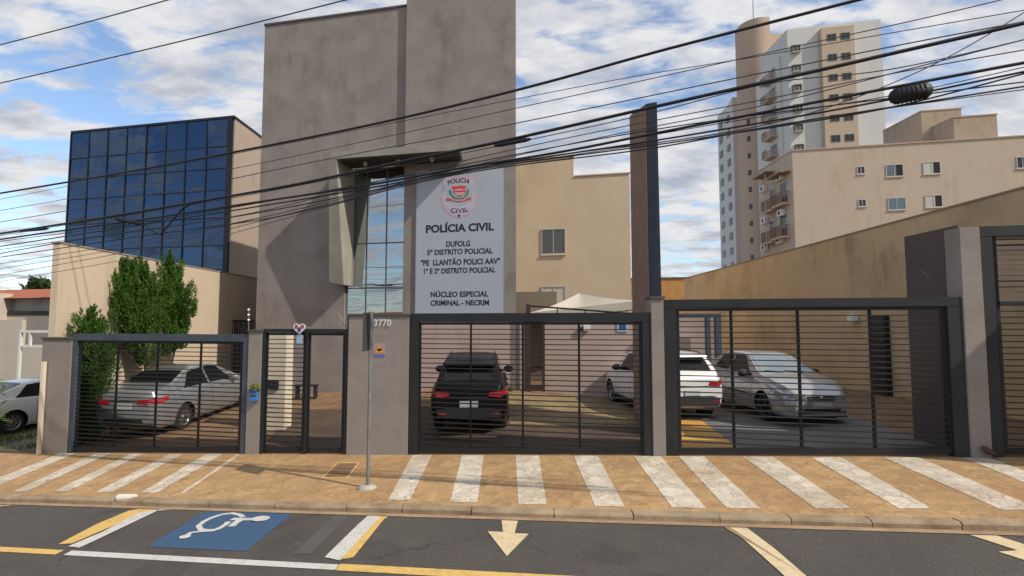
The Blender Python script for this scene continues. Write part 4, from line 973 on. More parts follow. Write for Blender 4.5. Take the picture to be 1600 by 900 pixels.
for (pa, pb, pyb) in ((1226, 1208, 316), (1208, 1192, 326), (1226, 1208, 368), (1208, 1192, 376)):
    ya, z = XW(pa, pyb, x0 - .5); yb, _ = XW(pb, pyb, x0 - .5); balcony(ab, x0, ya, yb, z, .7); xwin(ab, x0, ya + .5, yb - .5, z + .05, z + 2.0)
for px, py in ((1222, 282), (1196, 300), (1224, 338), (1198, 350), (1222, 380), (1198, 392)):
    y, z = XW(px, py, x0); acunit(ab, x0, y, z)
m = MB(); ya, z_ = XW(1208, 300, x0); m.box(x0 - .75, x0 - .7, ya - .05, ya + .05, -2, z_ + 2); m.build('drain_pipe', MAT['hrbrown'], ab)
for px in (1224, 1200): y, z = XW(px, 275, x0); MB().box(x0 - .9, x0, y - 1.3, y + 1.3, z, z + .12).build('awning', MAT['rust'], ab)
# high-rise
TH = 91.0
hr = empty('highrise_tower', P(FS(1300, TH, 200), TH, -2), 'tall grey white apartment tower with a rounded tan stair core', 'building')
h0, h1 = FS(1235, TH, 200), FS(1384, TH, 200); hz = FZ(1238, 45, TH); hx = P(h0, TH).x; hy = P(h0, TH).y
MB().fbox(h0, h1, TH, TH + 9, -3, hz).build('front_wall', MAT['hrwhite'], hr)
b0, b1 = FS(1287, TH - .9, 150), FS(1339, TH - .9, 150); bz = FZ(1310, 41, TH - .9)
MB().fbox(b0, b1, TH - .9, TH - .003, -3, bz).build('tan_bay', MAT['baytan'], hr)
f0 = FZ(1313, 57, TH - .9); fh = FZ(1313, 57, TH - .9) - FZ(1313, 88.5, TH - .9)
for k in range(7):
    z = f0 - k * fh
    for px in (1303, 1324.5):
        q = FS(px, TH - .9, 150); swin(hr, TH - .9, q - .55, q + .55, z - .45, z + .45, 'darkglass', 1, .08, sill=False)
    q = FS(1245, TH, 150); swin(hr, TH, q - .5, q + .5, z - 1.3, z - .4, 'curtain', 1, .10, sill=True, proud=.35)
# left receding face with recessed balconies
yA = hy; yB = hy + 10.5
m = MB(); m.box(hx - .3, hx - .003, yA + 2.2, yB, -3, hz - 3.2); m.build('side_panel', MAT['hrwhite'], hr)
for k in range(10):
    z = hz - 5.5 - k * fh
    xwin(hr, hx - .3, yA + 7.2, yA + 8.8, z, z + 1.3)
    balcony(hr, hx - .3, yA + 3.2, yA + 6.2, z - .8, 1.1, 'hrbrown'); xwin(hr, hx - .3, yA + 3.6, yA + 5.8, z - .7, z + 1.2)
# rounded tan core
yc = yB + 3.6; m = MB(); pts = []
cxL = W(1152.5, 200, yc + 1.5).x; Rr = 3.4; cxR = W(1208, 200, yc - Rr).x
for i in range(13): a_ = math.pi + (math.pi / 2) * i / 12; pts.append((cxL + Rr + Rr * math.cos(a_), yc + Rr * math.sin(a_)))
pts += [(cxR, yc - Rr), (cxR, yc + 1.5), (cxL, yc + 1.5)]
cz = W(1185, 26, yc - Rr).z
m.prism(pts, -3, cz); m.build('stair_core', MAT['hrbrown'], hr)
xq = W(1212, 55, yc + 1).x; MB().box(cxR - 1, W(1226, 55, yc + 1.6).x, yc + 1.51, yc + 5, -3, W(1212, 53, yc + 1.6).z).build('lift_tower', MAT['hrbrown'], hr)
MB().tube([(W(1177, 20, yc).x, yc, cz), (W(1177, 20, yc).x, yc, cz + 6)], .08, 6).build('mast', MAT['galv'], hr)
for k in range(9):
    z = W(1160, 200 + k * 26, yc).z; a_ = math.radians(212); wx_, wy_ = cxL + Rr + (Rr + .02) * math.cos(a_), yc + (Rr + .02) * math.sin(a_)
    tx, ty = -math.sin(a_), math.cos(a_); nx, ny = math.cos(a_), math.sin(a_)
    bb = [Vector((wx_ + tx * q * .3 + nx * o_, wy_ + ty * q * .3 + ny * o_, z)) for q, o_ in ((-1, .03), (1, .03), (1, -.2), (-1, -.2))]
    MB().hexa(bb, [p + Vector((0, 0, .9)) for p in bb]).build('slit_window', MAT['darkglass'], hr)
# rear wing further back
yw = 104.0; wx0, wx1 = W(1124, 300, yw + 8).x, W(1156, 300, yw).x
wz = W(1150, 152, yw).z; wz2 = W(1126, 182, yw + 8).z
m = MB(); m.prism([(wx0, yw + 8), (wx1 - 1.0, yw), (wx1 + 3, yw), (wx1 + 3, yw + 8.3), (wx0 + .1, yw + 8.3)], -3, wz2)
m.prism([((wx0 + wx1 - 1) / 2 + .5, yw + 3.5), (wx1 - 1.0, yw - .01), (wx1 + 3, yw - .01), (wx1 + 3, yw + 4)], -3, wz); m.build('rear_wing', MAT['hrwhite'], hr)
A, B = Vector((wx0, yw + 8, 0)), Vector((wx1 - 1.0, yw - .02, 0)); dv = (B - A).normalized(); nv = Vector((dv.y, -dv.x, 0))
if nv.y > 0: nv = -nv
LL = (B - A).length
for k in range(12):
    z = wz2 - 3.5 - k * 2.95
    for f in (.22, .72):
        c_ = A + dv * LL * f + Vector((0, 0, z)); m = MB(); w_ = .75
        bb = [c_ - dv * w_ + nv * .05, c_ + dv * w_ + nv * .05, c_ + dv * w_ - nv * .1, c_ - dv * w_ - nv * .1]
        m.hexa(bb, [p + Vector((0, 0, 1.4)) for p in bb]); m.build('window', MAT['darkglass'], hr)
# ================================================================== CARS
def smooth_interp(xs, ys, x, sig):
    g = np.linspace(xs[0] - .5, xs[-1] + .5, 900); v = np.interp(g, xs, ys); dx = g[1] - g[0]
    k = np.exp(-0.5 * (np.arange(-60, 61) * dx / sig) ** 2); k /= k.sum()
    v2 = np.convolve(np.pad(v, 60, mode='edge'), k, 'valid'); return np.interp(x, g, v2)
class Car:
    """body lofted along its length; local frame: +y = forward, x across, z up, origin on the ground in the middle"""
    def __init__(s, L, zt, zs, w, zb, tum=0.42, sig=0.035, roofw=0.60, zplan=0.0):
        s.L = L; s.c = dict(zt=zt, zs=zs, w=w, zb=zb); s.tum = tum; s.sig = sig; s.zplan = zplan
    def val(s, k, y):
        p = s.c[k]; return float(smooth_interp([a for a, _ in p], [b for _, b in p], y, s.sig if k != 'w' else .03))
    def prm(s, y): zt, zs, w, zb = (s.val(k, y) for k in ('zt', 'zs', 'w', 'zb')); return zt, min(zs, zt - .03), w, zb
    def side(s, y, z):                       # half width of the lower body at height z
        zt, zs, w, zb = s.prm(y); h = clamp((z - zb) / (zs - zb), 0, 1)
        k = [(0, .90), (.10, .955), (.35, .995), (.62, 1.0), (.85, .975), (1, .93)]
        return w * float(np.interp(h, [a for a, _ in k], [b for _, b in k]))
    def top(s, y, p):                        # p 0..1 from belt to centreline
        zt, zs, w, zb = s.prm(y); H = zt - zs; xb = w * .93; xr = max(.15, xb - .05 - s.tum * H)
        k = [(0, xb, zs), (.10, xb - .025 - .03 * H, zs + min(.015, H * .2)), (.50, xr + .015, zs + H * .88), (.58, xr - .06, zs + H * .965), (.78, xr * .5, zs + H * .995), (1, 0, zt)]
        a = [q[0] for q in k]; return float(np.interp(p, a, [q[1] for q in k])), float(np.interp(p, a, [q[2] for q in k]))
    def ring(s, y):
        zt, zs, w, zb = s.prm(y); r = [(0, zb), (w * .78, zb)]
        for h in (0, .05, .1, .2, .35, .5, .62, .75, .85, .93): z = zb + (zs - zb) * h; r.append((s.side(y, z), z))
        for p in (0, .05, .10, .2, .3, .4, .5, .54, .58, .66, .78, .9, 1): r.append(s.top(y, p))
        return r
    def body(s, name, mats, parent, wheels, wr):
        n = 70; ys = np.concatenate([[0, .012, .03, .06, .1, .15], np.linspace(.22, s.L - .22, n), [s.L - .15, s.L - .1, s.L - .06, s.L - .03, s.L - .012, s.L]])
        mb = MB(); vs = []; first = None
        for y in ys:
            r = s.ring(y); full = [(x, z) for x, z in r] + [(-x, z) for x, z in r[-2:0:-1]]
            m_ = len(full); vs += [(x, y - s.L / 2, z) for x, z in full]
        fs = [(i * m_ + j, i * m_ + (j + 1) % m_, (i + 1) * m_ + (j + 1) % m_, (i + 1) * m_ + j) for i in range(len(ys) - 1) for j in range(m_)]
        mb.add(vs, fs, 0, True); k = (len(ys) - 1) * m_
        mb.f += [list(range(m_)), [k + j for j in range(m_)]]; mb.m += [0, 0]; mb.sm += [False, False]
        o = mb.build(name, mats, parent, local=True)
        for (wx, wy) in wheels:                # real wheel arches
            cut = MB().lathe([(0, -.16), (wr, -.16), (wr, .3), (0, .3)], (0, 0, 0), 'x', 32, 0, False)
            sg = 1 if wx > 0 else -1; me_v = [(v.x * 1.0, v.y, v.z) for v in cut.v]
            c = MB(); c.v = [Vector((wx + sg * v[0], wy - s.L / 2 + v[1], v[2] + wr * .90)) for v in me_v]; c.f = cut.f; c.m = [0] * len(c.f); c.sm = [False] * len(c.f)
            co = c.build('cut', [MAT['black']], None, origin=(0, 0, 0)); 
            bm = bmesh.new(); bm.from_mesh(co.data); bmesh.ops.remove_doubles(bm, verts=bm.verts, dist=1e-4); bmesh.ops.recalc_face_normals(bm, faces=bm.faces); bm.to_mesh(co.data); bm.free()
            md = o.modifiers.new('b', 'BOOLEAN'); md.object = co; md.operation = 'DIFFERENCE'; md.solver = 'EXACT'; md.material_mode = 'TRANSFER'
            pm = o.parent; o.parent = None
            dg = bpy.context.evaluated_depsgraph_get(); dg.update(); me = D.meshes.new_from_object(o.evaluated_get(dg)); o.parent = pm
            o.modifiers.clear(); o.data = me; D.objects.remove(co)
        o.data.set_sharp_from_angle(angle=math.radians(38)); return o
    def topatch(s, name, mat, parent, y0, y1, p0, p1, sgn=(1, -1), off=.006, ny=14, npp=8, y0b=None, y1b=None, label=None):
        """patch over the glasshouse; y0b/y1b = y range at p1 (slanted ends)"""
        mb = MB()
        for sg in sgn:
            vs = []
            for j in range(npp + 1):
                f = j / npp; p = p0 + (p1 - p0) * f; a = y0 + ((y0b if y0b is not None else y0) - y0) * f; b = y1 + ((y1b if y1b is not None else y1) - y1) * f
                for i in range(ny + 1):
                    y = a + (b - a) * i / ny; x, z = s.top(y, p); x2, z2 = s.top(y, min(1, p + .02)); x1, z1 = s.top(y, max(0, p - .02))
                    zt2 = s.top(y + .01, p)[1]; zt1 = s.top(y - .01, p)[1]
                    tn = Vector((x2 - x1, 0, z2 - z1)); ty = Vector((0, .02, zt2 - zt1)); nn = tn.cross(ty)
                    if nn.z < 0: nn = -nn
                    if nn.x < 0: nn.x *= 1
                    nn.normalize(); vs.append((sg * (x + nn.x * off), y - s.L / 2 + nn.y * off, z + nn.z * off))
            mb.add(vs, [(j * (ny + 1) + i, j * (ny + 1) + i + 1, (j + 1) * (ny + 1) + i + 1, (j + 1) * (ny + 1) + i) for j in range(npp) for i in range(ny)], 0, True)
        o = mb.build(name, mat, parent, local=True); return o
    def cross_patch(s, name, mat, parent, y0, y1, pe, off=.006, n=14, m=12):
        """windscreen / rear window: spans both sides between stations y0..y1, up to p>=pe"""
        mb = MB(); vs = []
        for j in range(m + 1):
            y = y0 + (y1 - y0) * j / m
            for i in range(-n, n + 1):
                p = 1 - (1 - pe) * abs(i) / n; x, z = s.top(y, p); d = (s.top(y + .02, p)[1] - s.top(y - .02, p)[1]) / .04
                nn = Vector((0, -d, 1)).normalized() * off; vs.append(((1 if i >= 0 else -1) * x, y - s.L / 2 + nn.y, z + nn.z + .001))
        k = 2 * n + 1; mb.add(vs, [(j * k + i, j * k + i + 1, (j + 1) * k + i + 1, (j + 1) * k + i) for j in range(m) for i in range(k - 1)], 0, True)
        return mb.build(name, mat, parent, local=True)
    def sidepatch(s, name, mat, parent, pts, sg, off=.006, n=10, mm=4):
        """quad given by 4 (y, z) corners (bottom-rear, bottom-front, top-front, top-rear) wrapped on the flank"""
        mb = MB(); A, B, C_, D_ = [np.array(p, float) for p in pts]; vs = []
        for j in range(mm + 1):
            for i in range(n + 1):
                u, v = i / n, j / mm; q = (A * (1 - u) + B * u) * (1 - v) + (D_ * (1 - u) + C_ * u) * v
                x = s.side(q[0], q[1]); dw = (s.side(min(s.L, q[0] + .01), q[1]) - s.side(max(0, q[0] - .01), q[1])) / .02
                nn = Vector((1, -dw, 0)).normalized() * off; vs.append((sg * (x + nn.x), q[0] - s.L / 2 + nn.y, q[1]))
        mb.add(vs, [(j * (n + 1) + i, j * (n + 1) + i + 1, (j + 1) * (n + 1) + i + 1, (j + 1) * (n + 1) + i) for j in range(mm) for i in range(n)], 0, True)
        return mb.build(name, mat, parent, local=True)
    def cap(s, name, mat, parent, poly_, end, th=.012, both=False, bevel=0):
        """polygon (x, z) on the front (end=1) or rear (end=0) face"""
        if both:
            for q in (1, -1): s.cap(name, mat, parent, [(q * x, z) for x, z in poly_], end, th)
            return
        mb = MB(); y = (s.L / 2 if end else -s.L / 2); dy = 1 if end else -1
        for sg in (1,):
            n = len(poly_); f = [(sg * x, y + dy * th, z) for x, z in poly_]; b = [(sg * x, y - dy * .05, z) for x, z in poly_]
            mb.add(f + b, [tuple(range(n)), tuple(range(2 * n - 1, n - 1, -1))] + [(i, (i + 1) % n, n + (i + 1) % n, n + i) for i in range(n)])
        return mb.build(name, mat, parent, local=True, bevel=bevel)
    def wheel(s, parent, wx, wy, r=.32, wid=.2, spokes=5, rim='rim'):
        sg = 1 if wx > 0 else -1; c = (wx - sg * .02, wy - s.L / 2, r)
        t = MB(); prof = [(r * .66, wid / 2), (r * .80, wid / 2 + .006), (r * .94, wid / 2 - .008), (r, wid / 2 - .04), (r, -wid / 2 + .04), (r * .94, -wid / 2 + .01), (r * .66, -wid / 2)]
        t.lathe([(a, sg * (b - wid / 2)) for a, b in prof], c, 'x', 36); w = t.build('wheel', MAT['rubber'], parent, local=True)
        m = MB(); q = sg * -.012
        m.lathe([(r * .68, q), (r * .62, q - sg * .01), (r * .60, q - sg * .09), (0, q - sg * .10)], c, 'x', 36, 1)
        m.lathe([(r * .68, q + sg * .004), (r * .60, q + sg * .002), (r * .58, q - sg * .03)], c, 'x', 36, 0)
        m.lathe([(r * .16, q - sg * .09), (r * .15, q - sg * .005), (0, q)], c, 'x', 16, 0)
        for k in range(spokes):
            a = 2 * math.pi * k / spokes + .3; d = Vector((0, math.cos(a), math.sin(a))); e = Vector((0, -math.sin(a), math.cos(a)))
            cc = Vector(c); i0 = cc + d * r * .12; i1 = cc + d * r * .62; wa, wb = r * .10, r * .075
            bt = [i0 - e * wa, i0 + e * wa, i1 + e * wb, i1 - e * wb]; X = Vector((1, 0, 0))
            m.hexa([p + X * (q - sg * .05) for p in bt], [p + X * (q - sg * .006) for p in bt])
        m.build('rim', [MAT[rim], MAT['black']], w, local=True); return w
    def mirror(s, parent, y, z, mat, sg):
        x = s.top(y, .1)[0]; m = MB()
        m.lathe([(0, -.055), (.055, -.05), (.075, -.01), (.06, .04), (0, .055)], (0, 0, 0), 'y', 14)
        m.v = [Vector((sg * (x + .13) + v.x * 1.7, y - s.L / 2 + v.y, z + v.z * 1.25)) for v in m.v]
        m.box(*sorted((sg * (x - .03), sg * (x + .07))), y - s.L / 2 - .025, y - s.L / 2 + .02, z - .05, z - .01)
        return m.build('mirror', mat, parent, local=True)
def place(name, pos, heading, label, cat='car', pitch=0.0, group='cars parked in the courtyards'):
    o = empty(name, pos, label, cat, group); o.rotation_euler = (pitch, 0, -heading); return o
def lines(c, r, ys, z0, z1, handles, mat, zh):
    for sg in (1, -1):
        for y in ys: c.sidepatch('door_gap', MAT['black'], r, [(y, z0), (y + .010, z0), (y + .010, z1), (y, z1)], sg, .003, 1, 6)
        for y in handles: 
            x = c.side(y, zh); MB().box(*sorted((sg * (x - .01), sg * (x + .028))), y - c.L / 2 - .09, y - c.L / 2 + .09, zh - .014, zh + .014).build('door_handle', mat, r, local=True, bevel=.006)

def sedan(name, pos, heading, label, paint, L=4.60, pitch=0.0, W_=.885, lens='redlens', group='cars parked in the courtyards'):
    r = place(name, pos, heading, label, pitch=pitch, group=group)
    c = Car(L, zt=[(0, .90), (.03, 1.04), (.10, 1.10), (.50, 1.15), (.66, 1.17), (1.30, 1.41), (1.75, 1.465), (2.3, 1.475), (2.65, 1.44), (3.45, 1.03), (3.9, .96), (4.35, .84), (4.52, .72), (4.6, .60)],
            zs=[(0, .84), (.1, .96), (1, .98), (2, .95), (3.2, .90), (4.0, .80), (4.6, .55)],
            w=[(0, .62), (.03, .72), (.10, .80), (.3, .86), (.8, W_), (3.6, W_), (4.1, .86), (4.4, .76), (4.55, .62), (4.6, .52)],
            zb=[(0, .36), (.2, .24), (1, .20), (3.6, .20), (4.6, .26)], tum=.46)
    ws = [(.80, .98), (-.80, .98), (.80, 3.68), (-.80, 3.68)]
    c.body('body', [MAT[paint], MAT['black']], r, ws, .365)
    for x, y in ws: c.wheel(r, x + (.045 if x > 0 else -.045), y, .32, .2, 10)
    c.cross_patch('rear_window', MAT['carglass'], r, .72, 1.30, .56); c.cross_patch('windscreen', MAT['carglass'], r, 2.74, 3.38, .56)
    for sg in (1, -1):
        c.topatch('side_window', MAT['carglass'], r, 1.02, 2.02, .13, .485, (sg,), y0b=1.40, y1b=2.02); c.topatch('side_window', MAT['carglass'], r, 2.10, 3.20, .13, .485, (sg,), y0b=2.10, y1b=2.62)
        c.sidepatch('tail_light', MAT[lens], r, [(.012, .80), (.40, .86), (.46, .95), (.012, .93)], sg, .010, 14)
        c.sidepatch('headlight', MAT['clearlens'], r, [(4.25, .62), (4.57, .58), (4.50, .66), (4.10, .74)], sg, .008)
        c.mirror(r, 2.98, 1.0, MAT[paint], sg)
    c.cap('tail_light', MAT[lens], r, [(.34, .82), (.61, .80), (.61, .93), (.36, .92)], 0, .012, True)
    c.cap('boot_trim', MAT['chrome'], r, [(-.34, .885), (.34, .885), (.34, .91), (-.34, .91)], 0, .016)
    c.cap('number_plate', MAT['plate'], r, [(-.2, .70), (.2, .70), (.2, .83), (-.2, .83)], 0, .02)
    c.cap('bumper_trim', MAT['trim'], r, [(-.5, .38), (.5, .38), (.46, .47), (-.46, .47)], 0, .012)
    c.cap('boot_gap', MAT['black'], r, [(-.6, .665), (.6, .665), (.6, .675), (-.6, .675)], 0, .004)
    lines(c, r, (1.55, 2.06, 3.1), .32, .93, (1.65, 2.55), MAT[paint], .86)
    return r
def suv(name, pos, heading, label, paint, L=4.25, H=1.64, W_=.89, pitch=0.0, spoiler=False):
    r = place(name, pos, heading, label, pitch=pitch); k = H / 1.64
    c = Car(L, zt=[(0, .98 * k), (.04, 1.10 * k), (.12, 1.18 * k), (.46, 1.55 * k), (.62, 1.61 * k), (1.2, H), (2.2, H - .01), (2.55, H - .06), (3.25, 1.13 * k), (3.8, 1.05 * k), (4.1, .92 * k), (4.25, .72)],
            zs=[(0, .93 * k), (.12, 1.05 * k), (1, 1.05 * k), (3, .99 * k), (3.8, .9 * k), (4.25, .62)],
            w=[(0, .72), (.03, .79), (.10, .84), (.3, .875), (.7, W_), (3.4, W_), (3.9, .84), (4.15, .72), (4.25, .6)],
            zb=[(0, .42), (.2, .32), (1, .24), (3.4, .24), (4.25, .30)], tum=.30)
    ws = [(.80, .82), (-.80, .82), (.80, 3.42), (-.80, 3.42)]; wr = .35
    c.body('body', [MAT[paint], MAT['black']], r, ws, .40)
    for x, y in ws: c.wheel(r, x + (.055 if x > 0 else -.055), y, wr, .22, 5, 'rim')
    c.cross_patch('rear_window', MAT['carglass'], r, .15, .44, .62); c.cross_patch('windscreen', MAT['carglass'], r, 2.62, 3.18, .56)
    for sg in (1, -1):
        c.topatch('side_window', MAT['carglass'], r, .62, 1.72, .13, .48, (sg,), y0b=.80, y1b=1.72); c.topatch('side_window', MAT['carglass'], r, 1.80, 2.95, .13, .48, (sg,), y0b=1.80, y1b=2.50)
        c.sidepatch('tail_light', MAT['redlens'], r, [(.012, .90), (.26, .97), (.36, 1.08), (.012, 1.04)], sg, .014, 12)
        c.sidepatch('headlight', MAT['clearlens'], r, [(3.9, .72), (4.2, .68), (4.15, .80), (3.8, .84)], sg, .01)
        c.sidepatch('sill_trim', MAT['trim'], r, [(1.25, .25), (3.0, .25), (3.0, .38), (1.25, .38)], sg, .010, 12)
        c.mirror(r, 2.72, 1.12 * k, MAT['trim'] if paint != 'whitecar' else MAT['trim'], sg)
        rr_ = MB(); xs_ = c.top(1.2, .55)[0]; rr_.tube([(sg * xs_, y - L / 2, c.top(y, .55)[1] + (.045 if 0.75 < y < 2.35 else -.0)) for y in (.62, .78, 1.2, 1.8, 2.2, 2.42)], .014, 6); rr_.build('roof_rail', MAT['trim'], r, local=True)
    c.cap('tail_light', MAT['redlens'], r, [(.42, .90), (.71, .87), (.71, 1.0), (.46, .985)], 0, .018, True)
    c.cap('tailgate_trim', MAT['trim' if paint == 'blackcar' else 'chrome'], r, [(-.40, .86), (.40, .86), (.40, .885), (-.40, .885)], 0, .012)
    c.cap('number_plate', MAT['plate'], r, [(-.2, .66), (.2, .66), (.2, .79), (-.2, .79)], 0, .03)
    c.cap('rear_bumper', MAT['trim'], r, [(-.70, .42), (.70, .42), (.70, .60), (.5, .63), (-.5, .63), (-.70, .60)], 0, .035, bevel=.01)
    c.cap('tailgate_gap', MAT['black'], r, [(-.62, .635), (.62, .635), (.62, .645), (-.62, .645)], 0, .006)
    for sg in (1, -1): c.cap('rear_reflector', MAT['redlens'], r, [(sg * .50, .50), (sg * .68, .50), (sg * .68, .53), (sg * .50, .53)], 0, .042)
    sp_ = MB(); zz = c.top(.50, 1)[1]; sp_.hexa([(-.60, .50 - L / 2, zz - .02), (.60, .50 - L / 2, zz - .02), (.52, .24 - L / 2, zz - .045), (-.52, .24 - L / 2, zz - .045)][::-1],
        [(-.60, .60 - L / 2, zz + .025), (.60, .60 - L / 2, zz + .025), (.54, .26 - L / 2, zz - .005), (-.54, .26 - L / 2, zz - .005)][::-1]); sp_.build('roof_spoiler', MAT[paint], r, local=True, bevel=.006)
    wz_ = c.top(.2, 1)[1]; MB().tube([(0, .13 - L / 2, wz_ + .02), (.28, .17 - L / 2, wz_ + .05)], .008, 6).build('rear_wiper', MAT['trim'], r, local=True)
    MB().tube([(.0, .75 - L / 2, zz + .06), (.0, .62 - L / 2, zz + .20)], .005, 5).build('aerial', MAT['trim'], r, local=True)
    lines(c, r, (1.25, 1.76, 2.85), .36, 1.02, (1.4, 2.3), MAT[paint], .93)
    return r
def hatch(name, pos, heading, label, paint, L=4.15, pitch=0.0):
    r = place(name, pos, heading, label, pitch=pitch)
    c = Car(L, zt=[(0, .86), (.05, .98), (.25, 1.05), (.85, 1.36), (1.3, 1.42), (1.9, 1.425), (2.2, 1.39), (3.02, .985), (3.5, .91), (3.9, .80), (4.07, .70), (4.15, .60)],
            zs=[(0, .8), (.2, .93), (1, .93), (2.8, .885), (3.6, .78), (4.15, .54)],
            w=[(0, .6), (.05, .74), (.2, .81), (.6, .85), (3.3, .85), (3.7, .82), (3.95, .75), (4.08, .66), (4.15, .55)],
            zb=[(0, .34), (.3, .22), (1, .19), (3.3, .19), (4.15, .20)], tum=.44)
    ws = [(.765, .78), (-.765, .78), (.765, 3.30), (-.765, 3.30)]
    c.body('body', [MAT[paint], MAT['black']], r, ws, .345)
    for x, y in ws: c.wheel(r, x + (.045 if x > 0 else -.045), y, .30, .19, 7, 'rimdark')
    c.cross_patch('rear_window', MAT['carglass'], r, .32, .82, .56); c.cross_patch('windscreen', MAT['screen'], r, 2.26, 2.97, .55)
    for sg in (1, -1):
        c.topatch('side_window', MAT['carglass'], r, .75, 1.55, .13, .485, (sg,), y0b=1.0, y1b=1.55); c.topatch('side_window', MAT['carglass'], r, 1.62, 2.78, .13, .485, (sg,), y0b=1.62, y1b=2.14)
        c.sidepatch('headlight', MAT['clearlens'], r, [(3.72, .60), (4.135, .54), (4.10, .645), (3.60, .70)], sg, .010, 14)
        c.sidepatch('tail_light', MAT['redlens'], r, [(.01, .68), (.25, .74), (.3, .84), (.01, .82)], sg)
        c.sidepatch('side_trim', MAT['trim'], r, [(1.1, .50), (2.95, .50), (2.95, .54), (1.1, .54)], sg, .008, 12)
        c.mirror(r, 2.58, .96, MAT['trim'], sg)
        c.cap('fog_lamp', MAT['clearlens'], r, [(sg * .40, .315), (sg * .52, .315), (sg * .52, .37), (sg * .40, .37)], 1, .018)
    c.cap('headlight', MAT['clearlens'], r, [(.32, .575), (.545, .555), (.545, .645), (.36, .64)], 1, .012, True)
    c.cap('grille', MAT['trim'], r, [(-.27, .525), (.27, .525), (.31, .62), (-.31, .62)], 1, .014)
    c.cap('grille_bar', MAT[paint], r, [(-.28, .565), (.28, .565), (.285, .585), (-.285, .585)], 1, .022)
    m = MB(); m.lathe([(0, .0), (.045, .0), (.045, .01), (0, .012)], (0, L / 2 + .02, .59), 'y', 16); m.build('round_emblem', MAT['chrome'], r, local=True)
    c.cap('lower_grille', MAT['trim'], r, [(-.52, .27), (.52, .27), (.52, .37), (-.52, .37)], 1, .008)
    c.cap('number_plate', MAT['plate'], r, [(-.20, .38), (.20, .38), (.20, .50), (-.20, .50)], 1, .025)
    c.cap('bumper_lip', MAT['trim'], r, [(-.54, .20), (.54, .20), (.54, .225), (-.54, .225)], 1, .02)
    for x0 in (-.35, .12):
        a_, b2 = c.top(2.96, .8), c.top(2.80, .8); MB().tube([(x0, 2.99 - L / 2, c.top(2.99, 1)[1] + .02), (x0 + .42, 2.93 - L / 2, c.top(2.93, 1)[1] + .012)], .009, 5).build('wiper', MAT['trim'], r, local=True)
    lines(c, r, (1.58, 2.86), .28, .88, (1.75,), MAT[paint], .82)
    return r
def gpos(x, y, dz=0.0): return (x, y, GXY(x, y) + dz)
# silver sedan, rear towards the street
ss = sedan('silver_sedan', gpos(-9.55, 16.25), math.radians(4), 'silver sedan seen from behind through the leftmost gate', 'silverdark', pitch=math.radians(3.5))
suv('black_suv', gpos(-1.0, 14.2), math.radians(-1.5), 'black SUV seen from behind in the middle courtyard', 'blackcar', pitch=math.radians(3.4))
ws_ = suv('white_suv', gpos(3.98, 15.25), math.radians(-9), 'white SUV with red tail lights partly hidden behind the tall slim pillar', 'whitecar', H=1.68)
hh = hatch('silver_hatchback', gpos(6.50, 13.95), math.radians(180 - 4), 'silver hatchback facing the street behind the widest gate', 'silver')
sedan('white_sedan', (-14.75, 17.4, -3.14), math.radians(18), 'white sedan cut by the left edge, parked on the neighbouring plot', 'whitecar', pitch=0, group=None)

ss.scale = (1.06, 1.06, 1.10); hh.scale = (1.03, 1.03, 1.06)
# ================================================================== TREES
def juniper(x, y, ztop, label, lobes, hb, n=9000, spread=0.5):
    """upright juniper: flame-shaped lobes of short scale-leaf sprays over a leaning stem"""
    zg = GXY(x, y); root = empty('juniper_tree', (x, y, zg), label, 'tree', 'juniper trees along the garden wall')
    m = MB(); m.tube([(x, y, zg - .1), (x + .04, y + .02, zg + hb * .5), (x - .03, y, zg + hb), (x + .02, y, zg + (ztop - zg) * .7)], .075, 8, r2=.02)
    P_, Dn = [], []
    for (dx, dy, z0, z1, R, wt) in lobes:
        b0 = Vector((x + dx * .35, y + dy * .35, z0 - .25)); m.tube([(x, y, max(zg + .3, z0 - .9)), b0, (x + dx, y + dy, z0 + (z1 - z0) * .5)], .03, 6, r2=.008)
        H = z1 - z0; nf = max(4, int(H * R * 46)); kf = int(n * wt / (nf + 4))
        for f in range(nf):
            if f == 0: fu, th0, rr0 = 0.05, 0, 0
            else: fu = random.uniform(-.12, .72); th0 = random.uniform(0, 2 * math.pi); rr0 = R * (1 - max(0, fu)) ** .55 * random.uniform(.2, .9)
            fx = x + dx * (.4 + .6 * min(1, max(0, fu) * 2)) + math.cos(th0) * rr0; fy = y + dy + math.sin(th0) * rr0; fz = z0 + H * fu
            fh = (z1 - fz) if f == 0 else random.uniform(.38, .80) * (1.1 - fu * .4); fr = random.uniform(.06, .115) if f else R * .5; ox, oy = math.cos(th0) * fh * .30 * (f > 0), math.sin(th0) * fh * .30 * (f > 0)
            kk = kf * 5 if f == 0 else kf
            u = rng.beta(1.1, 1.4, kk); pr = fr * np.sin(np.pi * np.clip(u * .80 + .2, 0, 1)) ** .7 * 1.2 * (1 - u) ** .3; th = rng.uniform(0, 2 * np.pi, kk); rad = pr * np.sqrt(rng.uniform(.1, 1, kk)) * (1 + .3 * np.sin(u * 30 + f))
            P_.append(np.stack([fx + ox * u + np.cos(th) * rad, fy + oy * u + np.sin(th) * rad, fz + fh * u], 1))
            Dn.append(np.stack([np.cos(th) * .6 + ox * 2 + rng.normal(0, .25, kk), np.sin(th) * .6 + oy * 2 + rng.normal(0, .25, kk), np.full(kk, 1.0)], 1))
    m.build('trunk', MAT['bark'], root)
    leaves('crown', MAT['leaf'], np.concatenate(P_), np.concatenate(Dn), .085, .024, root)
def zat(px, py, y): return W(px, py, y).z
